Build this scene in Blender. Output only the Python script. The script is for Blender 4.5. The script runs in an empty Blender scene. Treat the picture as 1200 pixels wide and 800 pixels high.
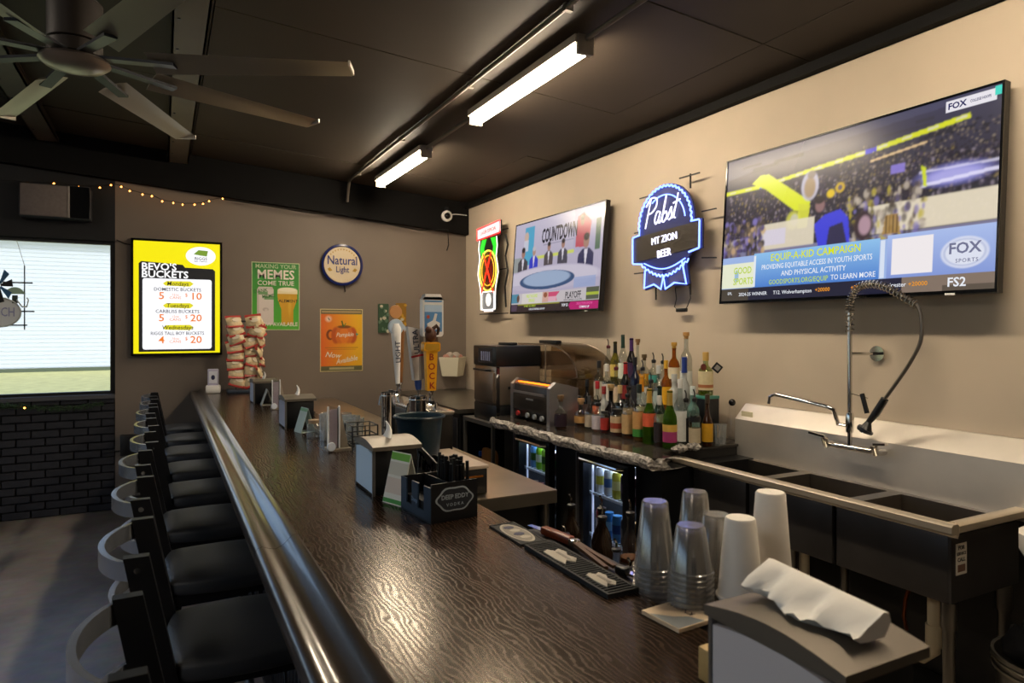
import bpy, bmesh, math, random
import numpy as np
from mathutils import Vector, Matrix

random.seed(11)
rng = np.random.default_rng(11)
scene = bpy.context.scene
C = scene.collection
PI = math.pi
R = math.radians

# ------------------------------------------------------------------ camera
cam_d = bpy.data.cameras.new('camera')
cam = bpy.data.objects.new('camera', cam_d)
C.objects.link(cam)
cam.location = (0, 0, 1.6)
cam.rotation_euler = (R(90), 0, -R(27.314))
cam_d.sensor_width = 36
cam_d.lens = 23.7
cam_d.shift_y = -16 / 1200
cam_d.clip_start = 0.02
cam_d.dof.use_dof = True
cam_d.dof.focus_distance = 3.4
cam_d.dof.aperture_fstop = 5.6
scene.camera = cam

# ------------------------------------------------------------------ sky, sun, exposure
world = bpy.data.worlds.new('sky')
scene.world = world
world.use_nodes = True
wn = world.node_tree.nodes
sky = wn.new('ShaderNodeTexSky')
sky.sky_type = 'NISHITA'
sky.sun_disc = False
sky.sun_elevation = R(42)
sky.sun_rotation = R(150)
sky.air_density = 1.0
sky.dust_density = 2.0
world.node_tree.links.new(sky.outputs[0], wn['Background'].inputs[0])
wn['Background'].inputs[1].default_value = 0.22

sun_d = bpy.data.lights.new('sun', 'SUN')
sun_d.energy = 1.0
sun_d.angle = R(1)
sun_d.color = (1.0, 0.95, 0.88)
sun = bpy.data.objects.new('sun', sun_d)
C.objects.link(sun)
sun.location = (6, -8, 12)
sun.rotation_euler = (R(48), 0, R(28))

scene.view_settings.view_transform = 'Standard'
scene.view_settings.look = 'None'
scene.view_settings.gamma = 1
scene.view_settings.use_curve_mapping = False
scene.view_settings.exposure = 0.4
LAMP = 68.0
scene.cycles.transparent_max_bounces = 40
scene.cycles.max_bounces = 10

def portal(name, loc, rot, sx, sy):
    d = bpy.data.lights.new(name, 'AREA')
    d.shape = 'RECTANGLE'; d.size = sx; d.size_y = sy
    d.cycles.is_portal = True
    o = bpy.data.objects.new(name, d); C.objects.link(o)
    o.location = loc; o.rotation_euler = rot
portal('daylight_portal', (-2.45, 6.98, 1.69), (R(-90), 0, 0), 4.1, 1.34)
portal('daylight_portal', (-4.62, 2.0, 1.6), (0, R(-90), 0), 1.9, 7.0)

# ------------------------------------------------------------------ materials
MATS = {}
def lin(h):
    h = h.lstrip('#')
    v = [int(h[i:i + 2], 16) / 255 for i in (0, 2, 4)]
    return [x / 12.92 if x <= 0.04045 else ((x + 0.055) / 1.055) ** 2.4 for x in v]
def hexc(h): return tuple(lin(h)) + (1,)
def M(name, col='#808080', rough=0.5, metal=0.0, emit=None, es=1.0, trans=0.0, ior=1.45, spec=0.5,
      noise=0.0, nscale=8.0, bump=0.0, bscale=60.0, coat=0.0, aniso=None):
    if name in MATS: return MATS[name]
    m = bpy.data.materials.new(name); m.use_nodes = True
    nt = m.node_tree; b = nt.nodes['Principled BSDF']
    c = hexc(col)
    b.inputs['Base Color'].default_value = c
    b.inputs['Roughness'].default_value = rough
    b.inputs['Metallic'].default_value = metal
    b.inputs['IOR'].default_value = ior
    b.inputs['Specular IOR Level'].default_value = spec
    b.inputs['Transmission Weight'].default_value = trans
    b.inputs['Coat Weight'].default_value = coat
    b.inputs['Coat Roughness'].default_value = 0.08
    if emit:
        b.inputs['Emission Color'].default_value = hexc(emit)
        b.inputs['Emission Strength'].default_value = es
    if noise or bump:
        tc = nt.nodes.new('ShaderNodeTexCoord')
        mp = nt.nodes.new('ShaderNodeMapping')
        nt.links.new(tc.outputs['Object'], mp.inputs[0])
        if aniso: mp.inputs['Scale'].default_value = aniso
    if noise:
        n = nt.nodes.new('ShaderNodeTexNoise'); n.inputs['Scale'].default_value = nscale
        n.inputs['Detail'].default_value = 5
        nt.links.new(mp.outputs[0], n.inputs['Vector'])
        r = nt.nodes.new('ShaderNodeValToRGB')
        r.color_ramp.elements[0].position = 0.3; r.color_ramp.elements[1].position = 0.7
        r.color_ramp.elements[0].color = tuple(x * (1 - noise) for x in c[:3]) + (1,)
        r.color_ramp.elements[1].color = tuple(min(1, x * (1 + noise)) for x in c[:3]) + (1,)
        nt.links.new(n.outputs['Fac'], r.inputs[0])
        nt.links.new(r.outputs[0], b.inputs['Base Color'])
    if bump:
        n2 = nt.nodes.new('ShaderNodeTexNoise'); n2.inputs['Scale'].default_value = bscale
        n2.inputs['Detail'].default_value = 4
        nt.links.new(mp.outputs[0], n2.inputs['Vector'])
        bp = nt.nodes.new('ShaderNodeBump'); bp.inputs['Strength'].default_value = bump
        bp.inputs['Distance'].default_value = 0.01
        nt.links.new(n2.outputs['Fac'], bp.inputs['Height'])
        nt.links.new(bp.outputs[0], b.inputs['Normal'])
    MATS[name] = m
    return m

def glass(name, tint='#ffffff', gloss=0.06, rough=0.02, milk=0.0):
    """thin clear glass: light passes straight, the surface mirrors a little"""
    if name in MATS: return MATS[name]
    m = bpy.data.materials.new(name); m.use_nodes = True
    nt = m.node_tree; nt.nodes.remove(nt.nodes['Principled BSDF'])
    t = nt.nodes.new('ShaderNodeBsdfTransparent'); t.inputs[0].default_value = hexc(tint)
    g = nt.nodes.new('ShaderNodeBsdfGlossy'); g.inputs['Roughness'].default_value = rough
    g.inputs[0].default_value = (0.9, 0.9, 0.9, 1)
    lw_ = nt.nodes.new('ShaderNodeLayerWeight'); lw_.inputs[0].default_value = 0.5
    fr = nt.nodes.new('ShaderNodeMath'); fr.operation = 'POWER'; fr.inputs[1].default_value = 4.0
    nt.links.new(lw_.outputs['Facing'], fr.inputs[0])
    ad = nt.nodes.new('ShaderNodeMath'); ad.operation = 'MULTIPLY_ADD'; ad.inputs[1].default_value = 0.8; ad.inputs[2].default_value = gloss; ad.use_clamp = True
    mx = nt.nodes.new('ShaderNodeMixShader')
    nt.links.new(fr.outputs[0], ad.inputs[0]); nt.links.new(ad.outputs[0], mx.inputs[0])
    nt.links.new(t.outputs[0], mx.inputs[1]); nt.links.new(g.outputs[0], mx.inputs[2])
    last = mx
    if milk:
        df = nt.nodes.new('ShaderNodeBsdfDiffuse'); df.inputs[0].default_value = (.8, .79, .77, 1)
        m2 = nt.nodes.new('ShaderNodeMixShader'); m2.inputs[0].default_value = milk
        nt.links.new(mx.outputs[0], m2.inputs[1]); nt.links.new(df.outputs[0], m2.inputs[2]); last = m2
    nt.links.new(last.outputs[0], nt.nodes['Material Output'].inputs[0])
    MATS[name] = m
    return m

def attr_mat(name, emit=0.0, rough=0.4, spec=0.5):
    """colour printed or shown point by point (posters, screens)"""
    if name in MATS: return MATS[name]
    m = bpy.data.materials.new(name); m.use_nodes = True
    nt = m.node_tree; b = nt.nodes['Principled BSDF']
    a = nt.nodes.new('ShaderNodeAttribute'); a.attribute_name = 'Col'
    b.inputs['Roughness'].default_value = rough
    b.inputs['Specular IOR Level'].default_value = spec
    if emit:
        b.inputs['Base Color'].default_value = (0.01, 0.01, 0.012, 1)
        nt.links.new(a.outputs['Color'], b.inputs['Emission Color'])
        b.inputs['Emission Strength'].default_value = emit
    else:
        nt.links.new(a.outputs['Color'], b.inputs['Base Color'])
    MATS[name] = m
    return m

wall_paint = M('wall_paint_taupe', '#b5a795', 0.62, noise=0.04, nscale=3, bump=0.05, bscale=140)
shaded_back_paint = M('wall_paint_shaded', '#73685e', 0.62, noise=0.04, nscale=3, bump=0.05, bscale=140)  # wall paint darkened to put the back wall's dimmer light into its colour
black_paint = M('black_paint', '#101115', 0.6, noise=0.15, nscale=6)
ceil_paint = M('ceiling_dark_panel', '#3d352d', 0.58, spec=.28, noise=0.12, nscale=1.2, bump=0.06, bscale=5)
steel = M('stainless_steel', '#b7b3ac', 0.24, 1.0, noise=0.06, nscale=5, aniso=(1, 30, 30))
steel_d = M('stainless_dull', '#8d8880', 0.36, 1.0, noise=0.12, nscale=4)
chrome = M('chrome', '#d5d3d0', 0.08, 1.0)
black_pl = M('black_plastic', '#101114', 0.38)
black_gl = M('black_gloss', '#0b0c0f', 0.14)
white_pl = M('white_plastic', '#e4e2de', 0.4)
paper = M('white_paper', '#ece9e4', 0.75)
dark_metal = M('dark_metal', '#33353a', 0.34, 0.7)
vinyl = M('black_vinyl', '#2b2e34', 0.5, spec=.8, bump=0.12, bscale=220)
rubber = M('black_rubber', '#131416', 0.7)
galv = M('galvanised_conduit', '#756e65', 0.5, 0.5)
clear = glass('clear_glass')
acrylic = glass('clear_acrylic', '#f4f6f8', 0.08, 0.05)
pane_m = glass('window_glass', '#f6faff', 0.02)

# ------------------------------------------------------------------ mesh helpers
class MB:
    def __init__(s): s.v = []; s.f = []
    def add(s, v, f):
        n = len(s.v); s.v += [tuple(p) for p in v]; s.f += [tuple(i + n for i in q) for q in f]; return s
    def box(s, x0, x1, y0, y1, z0, z1):
        v = [(x0, y0, z0), (x1, y0, z0), (x1, y1, z0), (x0, y1, z0), (x0, y0, z1), (x1, y0, z1), (x1, y1, z1), (x0, y1, z1)]
        return s.add(v, [(0, 3, 2, 1), (4, 5, 6, 7), (0, 1, 5, 4), (1, 2, 6, 5), (2, 3, 7, 6), (3, 0, 4, 7)])
    def rbox(s, x0, x1, y0, y1, z0, z1, b=0.005, seg=2):
        bm = bmesh.new()
        bmesh.ops.create_cube(bm, size=1)
        for v in bm.verts:
            v.co = Vector(((x0 + x1) / 2 + v.co.x * (x1 - x0), (y0 + y1) / 2 + v.co.y * (y1 - y0), (z0 + z1) / 2 + v.co.z * (z1 - z0)))
        bmesh.ops.bevel(bm, geom=bm.edges[:], offset=b, segments=seg, affect='EDGES', profile=0.5)
        bm.verts.index_update()
        s.add([v.co[:] for v in bm.verts], [[v.index for v in f.verts] for f in bm.faces]); bm.free(); return s
    def lathe(s, prof, n=16, c=(0, 0, 0), ax='z', cap=True):
        v = []; f = []
        for r, z in prof:
            for k in range(n):
                a = 2 * PI * k / n
                p = (r * math.cos(a), r * math.sin(a), z)
                if ax == 'y': p = (p[0], p[2], p[1])
                if ax == 'x': p = (p[2], p[0], p[1])
                v.append((p[0] + c[0], p[1] + c[1], p[2] + c[2]))
        m = len(prof)
        for i in range(m - 1):
            for k in range(n):
                q = (i * n + k, i * n + (k + 1) % n, (i + 1) * n + (k + 1) % n, (i + 1) * n + k)
                f.append(q if ax != 'y' else q[::-1])
        if cap:
            a = tuple(range(n))[::-1]; b = tuple((m - 1) * n + k for k in range(n))
            f += [a, b] if ax != 'y' else [a[::-1], b[::-1]]
        return s.add(v, f)
    def cyl(s, r, z0, z1, n=16, c=(0, 0, 0), ax='z'): return s.lathe([(r, z0), (r, z1)], n, c, ax)
    def tube(s, pts, r, n=8, closed=False):
        pts = [Vector(p) for p in pts]; m = len(pts); rs = r if isinstance(r, (list, tuple)) else [r] * m
        v = []; f = []; up = None
        for i, p in enumerate(pts):
            if closed: t = pts[(i + 1) % m] - pts[i - 1]
            else: t = pts[min(i + 1, m - 1)] - pts[max(i - 1, 0)]
            if t.length < 1e-9: t = Vector((0, 0, 1))
            t.normalize()
            if up is None:
                up = Vector((0, 0, 1)) if abs(t.z) < 0.9 else Vector((1, 0, 0))
            a = t.cross(up)
            if a.length < 1e-6: a = t.orthogonal()
            a.normalize(); b = a.cross(t); up = b
            for k in range(n):
                g = 2 * PI * k / n
                v.append(p + a * math.cos(g) * rs[i] + b * math.sin(g) * rs[i])
        for i in range(m if closed else m - 1):
            j = (i + 1) % m
            for k in range(n): f.append((i * n + k, i * n + (k + 1) % n, j * n + (k + 1) % n, j * n + k))
        if not closed: f += [tuple(range(n))[::-1], tuple((m - 1) * n + k for k in range(n))]
        return s.add(v, f)
    def bar(s, a, b, w, h):
        """a straight flat bar from a to b, w wide (sideways) and h deep"""
        a = Vector(a); b = Vector(b); t = (b - a).normalized()
        up = Vector((0, 0, 1)) if abs(t.z) < 0.9 else Vector((1, 0, 0))
        x = t.cross(up).normalized() * w / 2; y = x.cross(t).normalized() * h / 2
        v = [p + sx * x + sy * y for p in (a, b) for sx, sy in ((-1, -1), (1, -1), (1, 1), (-1, 1))]
        return s.add(v, [(3, 2, 1, 0), (4, 5, 6, 7), (0, 1, 5, 4), (1, 2, 6, 5), (2, 3, 7, 6), (3, 0, 4, 7)])
    def prism(s, poly, d0, d1, ax='y'):
        """a polygon given in the other two axes, extruded along ax"""
        n = len(poly)
        def P(p, d):
            return {'y': (p[0], d, p[1]), 'x': (d, p[0], p[1]), 'z': (p[0], p[1], d)}[ax]
        v = [P(p, d0) for p in poly] + [P(p, d1) for p in poly]
        f = [tuple(range(n)), tuple(range(n, 2 * n))[::-1]] + [(i, n + i, n + (i + 1) % n, (i + 1) % n) for i in range(n)]
        return s.add(v, f)
    def sphere(s, r, c=(0, 0, 0), n=12, m=8, sc=(1, 1, 1)):
        prof = [(max(1e-4, math.sin(PI * i / m)), -math.cos(PI * i / m)) for i in range(m + 1)]
        t = MB().lathe(prof, n)
        return s.add([(x * r * sc[0] + c[0], y * r * sc[1] + c[1], z * r * sc[2] + c[2]) for x, y, z in t.v], t.f)
    def build(s, name, mat, parent=None, smooth=True, ang=38):
        me = bpy.data.meshes.new(name)
        me.from_pydata(s.v, [], s.f)
        bm = bmesh.new(); bm.from_mesh(me)
        bmesh.ops.recalc_face_normals(bm, faces=bm.faces[:]); bm.to_mesh(me); bm.free()
        if smooth:
            me.polygons.foreach_set('use_smooth', [True] * len(me.polygons))
            me.set_sharp_from_angle(angle=R(ang))
        me.materials.append(mat)
        o = bpy.data.objects.new(name, me); C.objects.link(o)
        if parent: o.parent = parent
        return o

def tag(o, label=None, cat=None, group=None, kind=None):
    if label: o['label'] = label
    if cat: o['category'] = cat
    if group: o['group'] = group
    if kind: o['kind'] = kind
    return o
def thing(name, label, cat, loc=(0, 0, 0), rz=0, group=None, rot=None):
    o = bpy.data.objects.new(name, None); C.objects.link(o)
    o.empty_display_size = 0.1
    o.location = loc; o.rotation_euler = rot if rot else (0, 0, rz)
    return tag(o, label, cat, group)
KIDS = {}
def copy_tree(o, parent=None, kids=None):
    c = o.copy(); C.objects.link(c); c.parent = parent
    for ch in [x for x in bpy.data.objects if x.parent == o]: copy_tree(ch, c)
    return c
def struct(name, mb, mat, smooth=False, parent=None):
    o = mb.build(name, mat, parent, smooth)
    if not parent: o['kind'] = 'structure'
    return o

# lettering: a flat mesh in the parent's x-z plane, y = depth towards the viewer is negative
def lettering(parent, s, x, z, size, mat, y=-0.002, bold=0.0, shear=0.0, sx=1.0, align='CENTER', rot=0.0, space=1.0, ext=0.0004, name='lettering', xf=None):
    cu = bpy.data.curves.new('t', 'FONT'); cu.body = s; cu.size = size; cu.align_x = align; cu.align_y = 'CENTER'
    cu.offset = bold * size * .45; cu.shear = shear; cu.space_character = space; cu.resolution_u = 2; cu.extrude = ext
    t = bpy.data.objects.new('t', cu)
    me = bpy.data.meshes.new_from_object(t)
    bpy.data.objects.remove(t); bpy.data.curves.remove(cu)
    ca, sa = math.cos(rot), math.sin(rot)
    for v in me.vertices:
        px, py = v.co.x * sx, v.co.y
        q = (x + px * ca - py * sa, y - v.co.z, z + px * sa + py * ca)
        v.co = xf(q) if xf else q
    me.materials.clear(); me.materials.append(mat); me.name = name
    o = bpy.data.objects.new(name, me); C.objects.link(o); o.parent = parent
    o['kind'] = 'stuff'
    del o['kind']
    return o
def flat(parent, name, poly, mat, y0, y1):
    """a flat cut-out in the parent's x-z plane"""
    return MB().prism(poly, y0, y1, 'y').build(name, mat, parent, False)
def ell(cx, cz, rx, rz, n=28, a0=0, a1=2 * PI):
    full = abs(a1 - a0 - 2 * PI) < 1e-6
    return [(cx + rx * math.cos(a0 + (a1 - a0) * k / (n if full else n - 1)), cz + rz * math.sin(a0 + (a1 - a0) * k / (n if full else n - 1))) for k in range(n)]
def rect(x0, x1, z0, z1): return [(x0, z0), (x1, z0), (x1, z1), (x0, z1)]
def rrect(x0, x1, z0, z1, r, n=4):
    o = []
    for cx, cz, a in ((x1 - r, z1 - r, 0), (x0 + r, z1 - r, PI / 2), (x0 + r, z0 + r, PI), (x1 - r, z0 + r, 1.5 * PI)):
        o += [(cx + r * math.cos(a + PI / 2 * k / n), cz + r * math.sin(a + PI / 2 * k / n)) for k in range(n + 1)]
    return o

class Canvas:
    """a picture drawn by code: colours at the points of a fine flat grid"""
    def __init__(s, w, h, nx, col='#000000'):
        s.w, s.h = w, h; s.nx = nx; s.ny = max(2, int(nx * h / w))
        s.U, s.V = np.meshgrid(np.linspace(0, 1, s.nx), np.linspace(0, 1, s.ny))
        s.a = np.zeros((s.ny, s.nx, 3)); s.a[:] = lin(col)
    def put(s, m, col, k=1.0):
        c = np.array(lin(col)); m = (m * k)[..., None]; s.a = s.a * (1 - m) + c * m
    def rect(s, u0, u1, v0, v1, col, k=1.0): s.put(((s.U >= u0) & (s.U <= u1) & (s.V >= v0) & (s.V <= v1)).astype(float), col, k)
    def ell(s, u, v, ru, rv, col, k=1.0, soft=0.15):
        i0, i1 = max(0, int((u - ru) * s.nx) - 1), min(s.nx, int((u + ru) * s.nx) + 3)
        j0, j1 = max(0, int((v - rv) * s.ny) - 1), min(s.ny, int((v + rv) * s.ny) + 3)
        if i1 <= i0 or j1 <= j0: return
        d = np.sqrt(((s.U[j0:j1, i0:i1] - u) / ru) ** 2 + ((s.V[j0:j1, i0:i1] - v) / rv) ** 2)
        m = (np.clip((1 - d) / soft, 0, 1) * k)[..., None]
        s.a[j0:j1, i0:i1] = s.a[j0:j1, i0:i1] * (1 - m) + np.array(lin(col)) * m
    def poly(s, pts, col, k=1.0):
        ins = np.zeros(s.U.shape, bool); n = len(pts)
        for i in range(n):
            (x0, y0), (x1, y1) = pts[i], pts[(i + 1) % n]
            if y0 == y1: continue
            c = ((y0 > s.V) != (y1 > s.V)) & (s.U < (x1 - x0) * (s.V - y0) / (y1 - y0) + x0)
            ins ^= c
        s.put(ins.astype(float), col, k)
    def grad(s, u0, u1, v0, v1, c0, c1, k=1.0):
        t = np.clip((s.V - v0) / (v1 - v0), 0, 1)[..., None]
        m = (((s.U >= u0) & (s.U <= u1) & (s.V >= v0) & (s.V <= v1)) * k)[..., None]
        s.a = s.a * (1 - m) + (np.array(lin(c0)) * (1 - t) + np.array(lin(c1)) * t) * m
    def specks(s, n, u0, u1, v0, v1, cols, ru, rv, k=0.8):
        for _ in range(n):
            s.ell(rng.uniform(u0, u1), rng.uniform(v0, v1), ru * rng.uniform(.5, 1.3), rv * rng.uniform(.5, 1.3), cols[rng.integers(len(cols))], k, 0.5)
    def line(s, p, q, t, col, k=1.0):
        (x0, y0), (x1, y1) = p, q; asp = s.w / s.h
        dx, dy = (x1 - x0) * asp, y1 - y0; L = math.hypot(dx, dy)
        px, py = (s.U - x0) * asp, s.V - y0
        al = (px * dx + py * dy) / L; di = np.abs(px * dy - py * dx) / L
        s.put(((al >= 0) & (al <= L) & (di <= t)).astype(float), col, k)
    def blur(s, n=1):
        for _ in range(n):
            p = np.pad(s.a, ((1, 1), (1, 1), (0, 0)), 'edge')
            s.a = (p[:-2, 1:-1] + p[2:, 1:-1] + p[1:-1, :-2] + p[1:-1, 2:] + 2 * p[1:-1, 1:-1]) / 6
    def build(s, name, mat, parent, x0, z0, y):
        v = [(x0 + s.w * i / (s.nx - 1), y, z0 + s.h * j / (s.ny - 1)) for j in range(s.ny) for i in range(s.nx)]
        f = [(j * s.nx + i, j * s.nx + i + 1, (j + 1) * s.nx + i + 1, (j + 1) * s.nx + i) for j in range(s.ny - 1) for i in range(s.nx - 1)]
        me = bpy.data.meshes.new(name); me.from_pydata(v, [], f)
        at = me.color_attributes.new('Col', 'FLOAT_COLOR', 'POINT')
        at.data.foreach_set('color', np.concatenate([s.a.reshape(-1, 3), np.ones((s.nx * s.ny, 1))], 1).astype(np.float32).ravel())
        me.materials.append(mat)
        o = bpy.data.objects.new(name, me); C.objects.link(o); o.parent = parent
        return o

# ================================================================== the room
W, D, L, B = 2.97, 6.86, -4.6, -2.5
def zc(x): return 2.97 + 0.075 * (W - x)

# floor: polished concrete
def concrete():
    m = M('polished_concrete', '#8b847c', 0.34)
    nt = m.node_tree; b = nt.nodes['Principled BSDF']
    tc = nt.nodes.new('ShaderNodeTexCoord')
    n1 = nt.nodes.new('ShaderNodeTexNoise'); n1.inputs['Scale'].default_value = 1.6; n1.inputs['Detail'].default_value = 9; n1.inputs['Roughness'].default_value = 0.65
    n2 = nt.nodes.new('ShaderNodeTexNoise'); n2.inputs['Scale'].default_value = 14; n2.inputs['Detail'].default_value = 6
    r1 = nt.nodes.new('ShaderNodeValToRGB')
    e = r1.color_ramp.elements
    e[0].position = 0.3; e[0].color = hexc('#675f57'); e[1].position = 0.72; e[1].color = hexc('#9a938b')
    e2 = e.new(0.5); e2.color = hexc('#857d75')
    mx = nt.nodes.new('ShaderNodeMixRGB'); mx.blend_type = 'OVERLAY'; mx.inputs[0].default_value = 0.35
    nt.links.new(tc.outputs['Object'], n1.inputs[0]); nt.links.new(tc.outputs['Object'], n2.inputs[0])
    nt.links.new(n1.outputs[0], r1.inputs[0]); nt.links.new(r1.outputs[0], mx.inputs[1]); nt.links.new(n2.outputs['Color'], mx.inputs[2])
    nt.links.new(mx.outputs[0], b.inputs['Base Color'])
    rr = nt.nodes.new('ShaderNodeMapRange'); rr.inputs['To Min'].default_value = 0.22; rr.inputs['To Max'].default_value = 0.5
    nt.links.new(n1.outputs[0], rr.inputs[0]); nt.links.new(rr.outputs[0], b.inputs['Roughness'])
    return m
struct('floor', MB().box(L - .1, W + .1, B - .1, D + .1, -0.1, 0), concrete())
struct('wall_right', MB().box(W, W + .12, B, D + .12, 0, 3.05), wall_paint)
struct('wall_rear', MB().box(L, W + .12, B - .12, B, 0, 3.7), wall_paint)
struct('wall_back', MB().box(-.38, W, D, D + .12, 0, 3.4), shaded_back_paint)
# ceiling: dark sheet panels under the sloping roof, seams between them
ceil_back = M('ceiling_backing', '#141210', 0.7)
mb = MB(); mb.prism([(L - .1, zc(L - .1) + .03), (W + .12, zc(W + .12) + .03), (W + .12, zc(W + .12) + .12), (L - .1, zc(L - .1) + .12)], B - .12, D + .12)
ceiling = struct('ceiling', mb, ceil_back)
xs = [L - .05, -2.18, 0.22, 2.62, W + .02]
ys = [B]
while ys[-1] < D - .1: ys.append(min(D, ys[-1] + 1.22))
for i in range(len(xs) - 1):
    for j in range(len(ys) - 1):
        x0, x1, y0, y1 = xs[i] + .003, xs[i + 1] - .003, ys[j] + .003, ys[j + 1] - .003
        dz = random.uniform(-.003, .003)
        b_ = MB().prism([(x0, zc(x0) + dz), (x1, zc(x1) + dz), (x1, zc(x1) + .028), (x0, zc(x0) + .028)], y0, y1)
        b_.build('ceiling_panel', ceil_paint, ceiling, False)
# steel purlins along the room on the higher side
for k, bx in enumerate((0.115, -0.86, -1.84, -2.82, -3.8)):
    z1 = zc(bx) - .004
    mb = MB(); mb.box(bx - .08, bx + .08, B, D - .1, z1 - .1, z1 - .09).box(bx - .08, bx - .07, B, D - .1, z1 - .1, z1).box(bx - .08, bx + .06, B, D - .1, z1 - .012, z1).box(bx + .07, bx + .08, B, D - .1, z1 - .1, z1 - .07)
    o = struct('beam', mb, M('purlin_paint', '#4a4138', 0.45, noise=0.15, nscale=5))
    if k < 2:
        for q in range(14):
            MB().cyl(.008, 0, .006, 8, (bx - .05, 1.2 + q * .4, z1 - .104)).build('bolt_head', dark_metal, o)
# black beam under the roof along the back wall, following the slope
def zb(x): return 2.62 + 0.0805 * (W - x)
struct('trim_1', MB().prism([(L, zb(L)), (W, zb(W)), (W, zc(W) - .005), (L, zc(L) - .005)], D - .08, D + .005), M('black_beam', '#0c0b0b', 0.75, noise=0.2, nscale=3, spec=.2))
struct('trim_2', MB().box(W - .05, W + .005, B, D - .08, 2.9, 2.915).box(W - .012, W + .005, B, D - .08, 2.9, zc(W)), M('black_beam'))
struct('added_sheet', MB().box(W - .008, W + .005, B, 4.9, .11, .88), M('added_dark_sheet', '#2a2724', 0.5, noise=.15, nscale=4))  # dark sheet added to keep the wall under the sink dark
struct('baseboard_back', MB().box(-.38, W, D - .012, D + .01, 0, .11), M('baseboard_black', '#1d1b1a', 0.5))
struct('baseboard_right', MB().box(W - .012, W + .01, B, D - .012, 0, .11), M('baseboard_black'))

# back wall, window side: painted black, brick under the sill
wl = struct('wall_back_left', MB().box(L, -.38, D, D + .14, 2.36, 3.5).box(L, -.38, D + .03, D + .14, 0, 1.0), black_paint)
brick_m = M('black_painted_brick', '#26262c', 0.55, noise=0.25, nscale=20, bump=0.25, bscale=60)
bw, bh = .203, .067
brick_me = None
row = 0; z = .006
while z < .97:
    x = -.385 - (0 if row % 2 == 0 else -.1)
    while x > -2.75:
        x1 = min(x, -.385); x0 = x - bw + .01
        if x1 - x0 > .03:
            if brick_me is None:
                t = MB().rbox(-(bw - .01) / 2, (bw - .01) / 2, 0, .03, 0, bh - .01, .004, 1).build('brick', brick_m, wl, False)
                brick_me = t.data; t.location = ((x0 + x1) / 2, D + .0, z)
            else:
                t = bpy.data.objects.new('brick', brick_me); C.objects.link(t); t.parent = wl
                t.location = ((x0 + x1) / 2, D + random.uniform(-.002, .002), z)
            t.scale = ((x1 - x0) / (bw - .01), 1, 1)
        x -= bw
    z += bh; row += 1
struct('trim_3', MB().box(L, -.38, D - .03, D + .14, .985, 1.02), M('sill_grey', '#4c4d52', 0.4))
# window in the back wall
fr_m = M('window_frame_black', '#17181b', 0.4)
win = struct('window_1', MB().box(L, -.38, D + .05, D + .1, 2.33, 2.36).box(L, -.38, D + .05, D + .1, 1.02, 1.045), fr_m)
for xm in (-.4, -1.82, -3.2, -4.56):
    MB().box(xm - .02, xm + .02, D + .045, D + .105, 1.02, 2.36).build('mullion', fr_m, win, False)
for x0, x1 in ((-1.8, -.42), (-3.18, -1.84), (-4.54, -3.22)):
    MB().box(x0, x1, D + .07, D + .076, 1.045, 2.33).build('pane', pane_m, win, False)
# left wall with tall windows
mb = MB(); mb.box(L - .12, L, B, D + .14, 2.55, 3.7).box(L - .12, L, B, D + .14, 0, .65).box(L - .12, L, 5.5, D + .14, .65, 2.55).box(L - .12, L, B, -1.5, .65, 2.55)
struct('wall_left', mb, black_paint)
win2 = struct('window_2', MB().box(L - .09, L - .03, -1.5, 5.5, .65, .7).box(L - .09, L - .03, -1.5, 5.5, 2.5, 2.55), fr_m)
for ym in (-1.475, .85, 3.17, 5.475): MB().box(L - .09, L - .03, ym - .03, ym + .03, .65, 2.55).build('mullion', fr_m, win2, False)
for y0, y1 in ((-1.44, .82), (.88, 3.14), (3.2, 5.44)): MB().box(L - .063, L - .057, y0, y1, .7, 2.5).build('pane', pane_m, win2, False)

# outside: lawn, street and a long pale shed
grass = M('lawn', '#cbc684', 0.9, noise=0.15, nscale=3)
tag(MB().box(-70, 30, D + .3, 70, -.12, -.02).build('lawn', grass, None, False), kind='structure')
tag(MB().box(-70, L - .3, -40, D + .3, -.12, -.03).build('street', M('asphalt', '#8b8a86', 0.9), None, False), kind='structure')
shed = thing('shed', 'long white building with lapped siding across the lawn outside the window', 'building', (-8, 30, 0))
sid = M('white_siding', '#d3d9dd', 0.6)
bd = MB().prism([(0, 0), (-.02, 0), (-.004, .15), (.02, .15)], -24, 24, 'x').build('siding_board', sid, shed, False)
# prism on x gives (d, p0, p1)
for k in range(1, 33):
    c_ = bpy.data.objects.new('siding_board', bd.data); C.objects.link(c_); c_.parent = shed; c_.location = (0, 0, k * .15)
MB().prism([(-.5, 5.05), (6, 6.3), (6, 6.15), (-.5, 4.95)], -24.5, 24.5, 'x').build('roof', M('shed_roof', '#dfe3e6', 0.5), shed, False)
MB().box(-24, 24, .02, 6, 0, 5).build('back_wall', sid, shed, False)
MB().box(-24, 24, -.07, .02, -.02, .12).build('plinth', M('shed_plinth', '#5d6650', 0.8), shed, False)

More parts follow.
